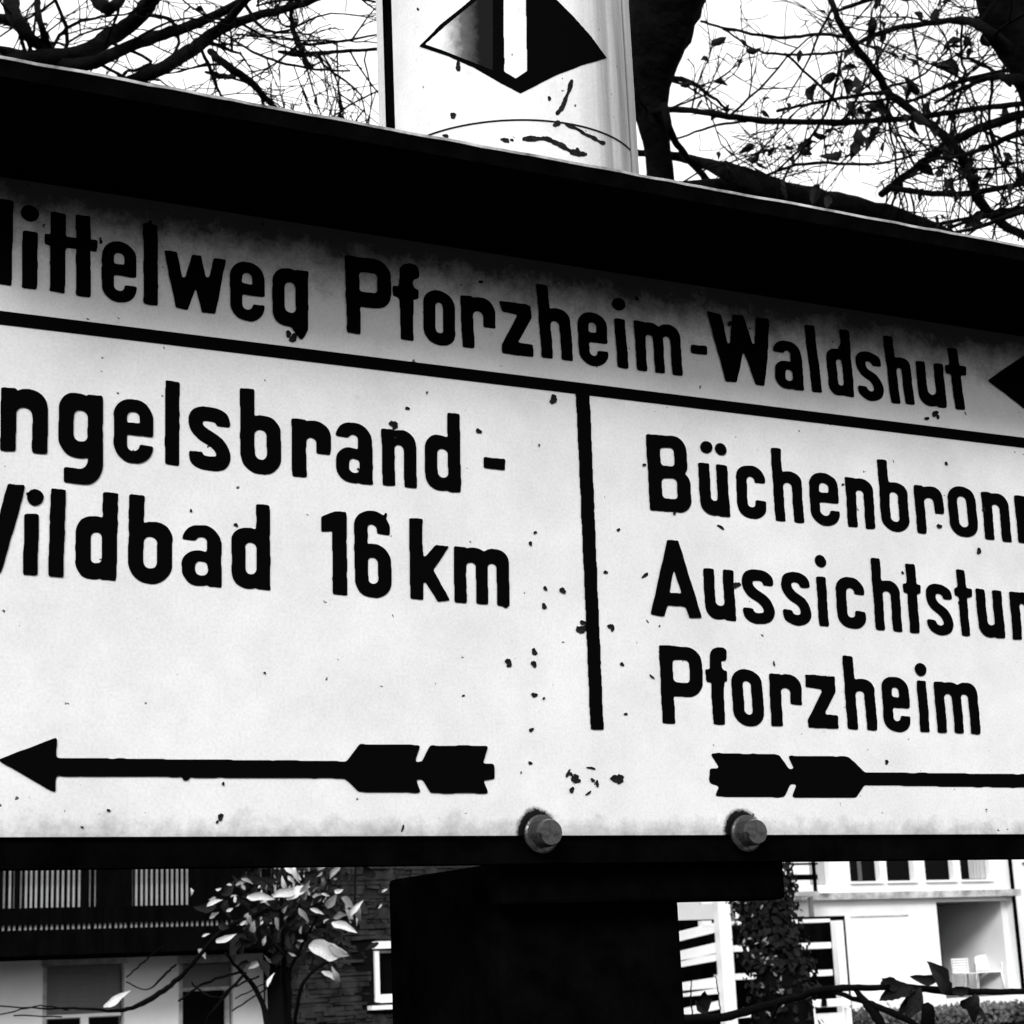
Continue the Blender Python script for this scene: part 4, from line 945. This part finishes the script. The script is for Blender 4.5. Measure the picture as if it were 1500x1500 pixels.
# garden chair (moulded white) in the recess, slatted folding chair beside it
def garden_chair():
    Yc = YR+.35; x0, x1 = P(1434, 1440, Yc)[0], P(1465, 1440, Yc)[0]; zb = zf_+.003; w_ = x1-x0
    t_ = thing('garden_chair', 'white moulded garden chair standing in the open recess', 'chair', ((x0+x1)/2, Yc+.25, zb))
    zs2 = zb+.42
    def leg(xa, ya, xb_, yb2):
        V, Fc = tube([(xa, ya, zb), (xb_, yb2, zs2)], [.028, .035], 6); obj('leg', V, Fc, M['white'], t_, smooth=True)
    leg(x0, Yc, x0+.04, Yc+.03); leg(x1, Yc, x1-.04, Yc+.03); leg(x0+.02, Yc+.52, x0+.06, Yc+.45); leg(x1-.02, Yc+.52, x1-.06, Yc+.45)
    box('seat', x0+.02, Yc, zs2, x1-.02, Yc+.48, zs2+.04, M['white'], t_, bev=.012)
    n_ = 9; V = []; Fc = []
    for i in range(n_):
        s_ = i/(n_-1)*2-1; xx = (x0+x1)/2+s_*(w_/2-.04); bow = .06*(1-s_*s_); top = zs2+.44-.05*s_**4
        V += [(xx, Yc+.44+bow, zs2+.06), (xx, Yc+.52+bow, top), (xx, Yc+.46+bow, zs2+.06), (xx, Yc+.545+bow, top)]
        if i: p = 4*(i-1); r_ = 4*i; Fc += [(p, r_, r_+1, p+1), (p+2, p+3, r_+3, r_+2), (p+1, r_+1, r_+3, p+3), (p, p+2, r_+2, r_)]
    Fc += [(0, 1, 3, 2), (4*n_-4, 4*n_-2, 4*n_-1, 4*n_-3)]
    recalc(obj('backrest', V, Fc, M['white'], t_))
    for xa in (x0+.01, x1-.05):
        box('armrest', xa, Yc-.02, zs2+.20, xa+.045, Yc+.47, zs2+.235, M['white'], t_, bev=.01); box('arm_support', xa+.008, Yc, zs2+.042, xa+.037, Yc+.04, zs2+.199, M['white'], t_)
    c_ = P(1450, 1440, YR+.7); t_.location = (c_[0], YR+.7, zb); t_.rotation_euler.z = math.radians(-38)
garden_chair()
def folding_chair():
    Yc = YR+.7; x0, x1 = P(1397, 1430, Yc)[0], P(1421, 1430, Yc)[0]; zb = zf_+.003
    t_ = thing('folding_chair', 'pale slatted folding chair beside the moulded garden chair', 'chair', ((x0+x1)/2, Yc, zb))
    for xa in (x0, x1-.03): box('leg', xa, Yc+.05, zb, xa+.03, Yc+.08, zb+.80, M['ledge'], t_)
    for xa in (x0+.035, x1-.065): box('leg', xa, Yc-.35, zb, xa+.03, Yc-.32, zb+.42, M['ledge'], t_)
    for i in range(6): box('back_slat', x0-.005, Yc+.015, zb+.45+i*.06, x1+.005, Yc+.0495, zb+.495+i*.06, M['white'], t_)
    for i in range(5): box('seat_slat', x0-.004, Yc-.36+i*.08, zb+.4215, x1+.004, Yc-.30+i*.08, zb+.44, M['white'], t_)
folding_chair()

# ---- open timber steps / rack behind the ivy
YT = 29.0
tz = P(1120, 1490, YT)[2]
rk = thing('timber_frame', 'white timber frame with wide horizontal boards and dark gaps behind the ivy trunk', 'timber frame', (P(1140, 1450, YT)[0], YT+.6, 0))
q = rect(985, 1345, 1240, 1520, YT+1.4); box('back_panel', q[0], YT+1.3, 0, q[1], YT+1.4, q[3], M['dark_wood'], rk)
for a, c, b0, b1 in ((1058, 1076, 1316, 1530), (1231, 1242, 1348, 1530)):
    q = rect(a, b0, c, b1, YT); box('post', q[0], YT, -.1, q[1], YT+.16, q[3], M['white'], rk)
for b0, b1, c in ((1382, 1391, 1226), (1423, 1432, 1228), (1347, 1352, 1224)):
    q = rect(1080, b0, c, b1, YT); box('board', q[0]-.1, YT+.17, q[2], q[1], YT+.62, q[3], M['white'], rk)
for x0_, y0_, x1_, y1_, hgt in ((990, 1366, 1056, 1350, 14), (990, 1395, 1058, 1379, 15), (990, 1408, 1058, 1396, 10), (990, 1441, 1060, 1430, 16), (990, 1452, 1062, 1446, 9), (990, 1480, 1064, 1464, 12), (1010, 1490, 1100, 1482, 8)):
    Ya = YT+.18; A = [P(x0_, y0_, Ya), P(x1_, y1_, Ya), P(x1_, y1_+hgt, Ya), P(x0_, y0_+hgt, Ya)]
    V = A+[p+np.array([0, .08, 0]) for p in A]; recalc(obj('board', V, [(0, 1, 2, 3), (4, 5, 6, 7), (0, 1, 5, 4), (1, 2, 6, 5), (2, 3, 7, 6), (3, 0, 4, 7)], M['plaster'], rk))
for b0, a, c in ((1316, 1035, 1056), (1348, 1036, 1050)):
    q = rect(a, b0, c, b0+8, YT); box('board', q[0], YT+.17, q[2], q[1], YT+.3, q[3], M['white'], rk)
q = rect(1074, 1318, 1084, 1350, YT); box('side_panel', q[0], YT+.2, q[2], q[1], YT+.25, q[3], M['shutter'], rk)
# white low cabinet / bench beneath
Yq = 24.0
cb = thing('white_bench', 'small white bench with a raised top below the timber frame', 'bench', (P(1220, 1490, Yq)[0], Yq+.3, 0))
q = rect(1187, 1464, 1247, 1475, Yq); box('top', q[0], Yq, q[2], q[1], Yq+.5, q[3], M['white'], cb, bev=.01)
for a in (1190, 1243): 
    q = rect(a, 1476, a+6, 1500, Yq); box('leg', q[0], Yq+.02, 0, q[1], Yq+.1, q[3], M['white'], cb)
q = rect(1198, 1484, 1241, 1510, Yq); box('apron', q[0], Yq+.1, q[2], q[1], Yq+.14, q[3], M['cream'], cb)
V, Fc = tube([PD(1207, 1466, 1.0)*0+P(1207, 1474, Yq-.02), P(1207, 1462, Yq-.02)], [.05, .04], 8)
pot = tag(obj('flower_pot', V, Fc, M['dark_wood']), 'tiny dark pot at the edge of the white bench', 'pot')

# ---- ivy covered trunk
di = 9.0
bi = PD(1130, 1435, di)
iv = thing('ivy_tree', 'slim tree trunk thickly grown with ivy below the signboard', 'tree', (bi[0], bi[1], 0))
tpts = [(bi[0], bi[1], -.2), tuple(PD(1150, 1480, di)), tuple(PD(1135, 1400, di)), tuple(PD(1118, 1320, di)), tuple(PD(1110, 1240, di)), tuple(PD(1118, 1000, di)), tuple(PD(1130, 700, di)), tuple(PD(1190, 560, di))]
pts = catmull(tpts, 8); obj('trunk', *tube(pts, np.interp(np.linspace(0, 1, len(pts)), [0, .15, .5, 1], [.15, .12, .10, .05]), 12, .06), M['bark'], iv, smooth=True)
parts = []
for i in range(2600):
    j = nr.uniform(0, len(pts)*.62); k = int(j); p = pts[k]+(pts[k+1]-pts[k])*(j-k); a = nr.uniform(0, 6.28); r = nr.uniform(.10, .17)
    c = p+np.array([math.cos(a)*r, math.sin(a)*r, 0]); nrm = np.array([math.cos(a), math.sin(a), nr.uniform(-.2, .8)])+nr.normal(0, .4, 3)
    u = np.cross(nrm, nr.normal(0, 1, 3)); u /= np.linalg.norm(u); v = np.cross(nrm, u); v /= np.linalg.norm(v); s_ = nr.uniform(.010, .022)
    parts.append(([c-u*s_, c-v*s_*.8-u*s_*.2, c+u*s_*1.1, c+v*s_*.8-u*s_*.2], [(0, 1, 2, 3)]))
obj('ivy', *merge(parts), M['leaf_dark'], iv, kind='stuff')
for i in range(46):
    x, y = nr.normal(1118, 22), nr.uniform(1310, 1490)
    px_leaf(x+(y-1400)*.2, y, nr.uniform(5, 10), nr.uniform(0, 360), rng.choice(['mid', 'mid', 'mid', 'dark']), iv, di-.2, .8)

# ---- near branch with withered leaves along the lower edge
dn = 3.6
bn = PD(940, 1520, dn)
nb = thing('withered_bush', 'low bare branch with curled dark leaves in front of the white house', 'shrub', (bn[0], bn[1], 0))
p0, r0 = limb_pts([(900, 1510, 16), (1000, 1494, 14), (1060, 1490, 13), (1120, 1474, 12), (1170, 1460, 10), (1214, 1448, 10), (1280, 1447, 9), (1330, 1446, 9), (1385, 1452, 11), (1440, 1453, 9), (1530, 1451, 8)], dn, .05)
root = np.array([(bn[0], bn[1], -.1), (bn[0], bn[1], .6)]); 
pts = np.vstack([catmull([root[0], root[1], p0[0]], 6)[:-1], p0]); rad = np.concatenate([np.linspace(.018, r0[0], len(pts)-len(p0)), r0])
obj('stem', *tube(pts, rad, 8, .1), M['twig'], nb, smooth=True)
for l in ([(1208, 1450, 6), (1250, 1462, 8), (1290, 1476, 10), (1335, 1498, 10), (1380, 1530, 8)], [(1252, 1448, 6), (1270, 1472, 11), (1290, 1500, 14), (1300, 1540, 12)], [(1145, 1466, 5), (1135, 1482, 5), (1128, 1505, 5)], [(1358, 1500, 20), (1360, 1478, 18), (1362, 1540, 20)], [(1048, 1430, 1.5), (1052, 1455, 2), (1055, 1488, 2)], [(1014, 1434, 1.5), (1012, 1465, 2), (1016, 1490, 2)]):
    p, r = limb_pts(l, dn, .03); obj('twig', *tube(p, r, 6, .12), M['twig'], nb, smooth=True)
for x, y, L, a in [(1388, 1440, 42, 135), (1388, 1450, 46, 128), (1375, 1436, 40, 176), (1340, 1447, 54, 205), (1322, 1444, 34, 160), (1350, 1448, 52, 235), (1345, 1456, 44, 225), (1428, 1455, 42, 268), (1428, 1458, 28, 235), (1430, 1470, 26, 300), (1395, 1456, 30, 20), (1034, 1482, 34, 95), (1030, 1486, 26, 60), (1036, 1486, 26, 130), (1290, 1447, 24, 30)]:
    px_leaf(x, y, L, a, 'dark', nb, dn, .5)
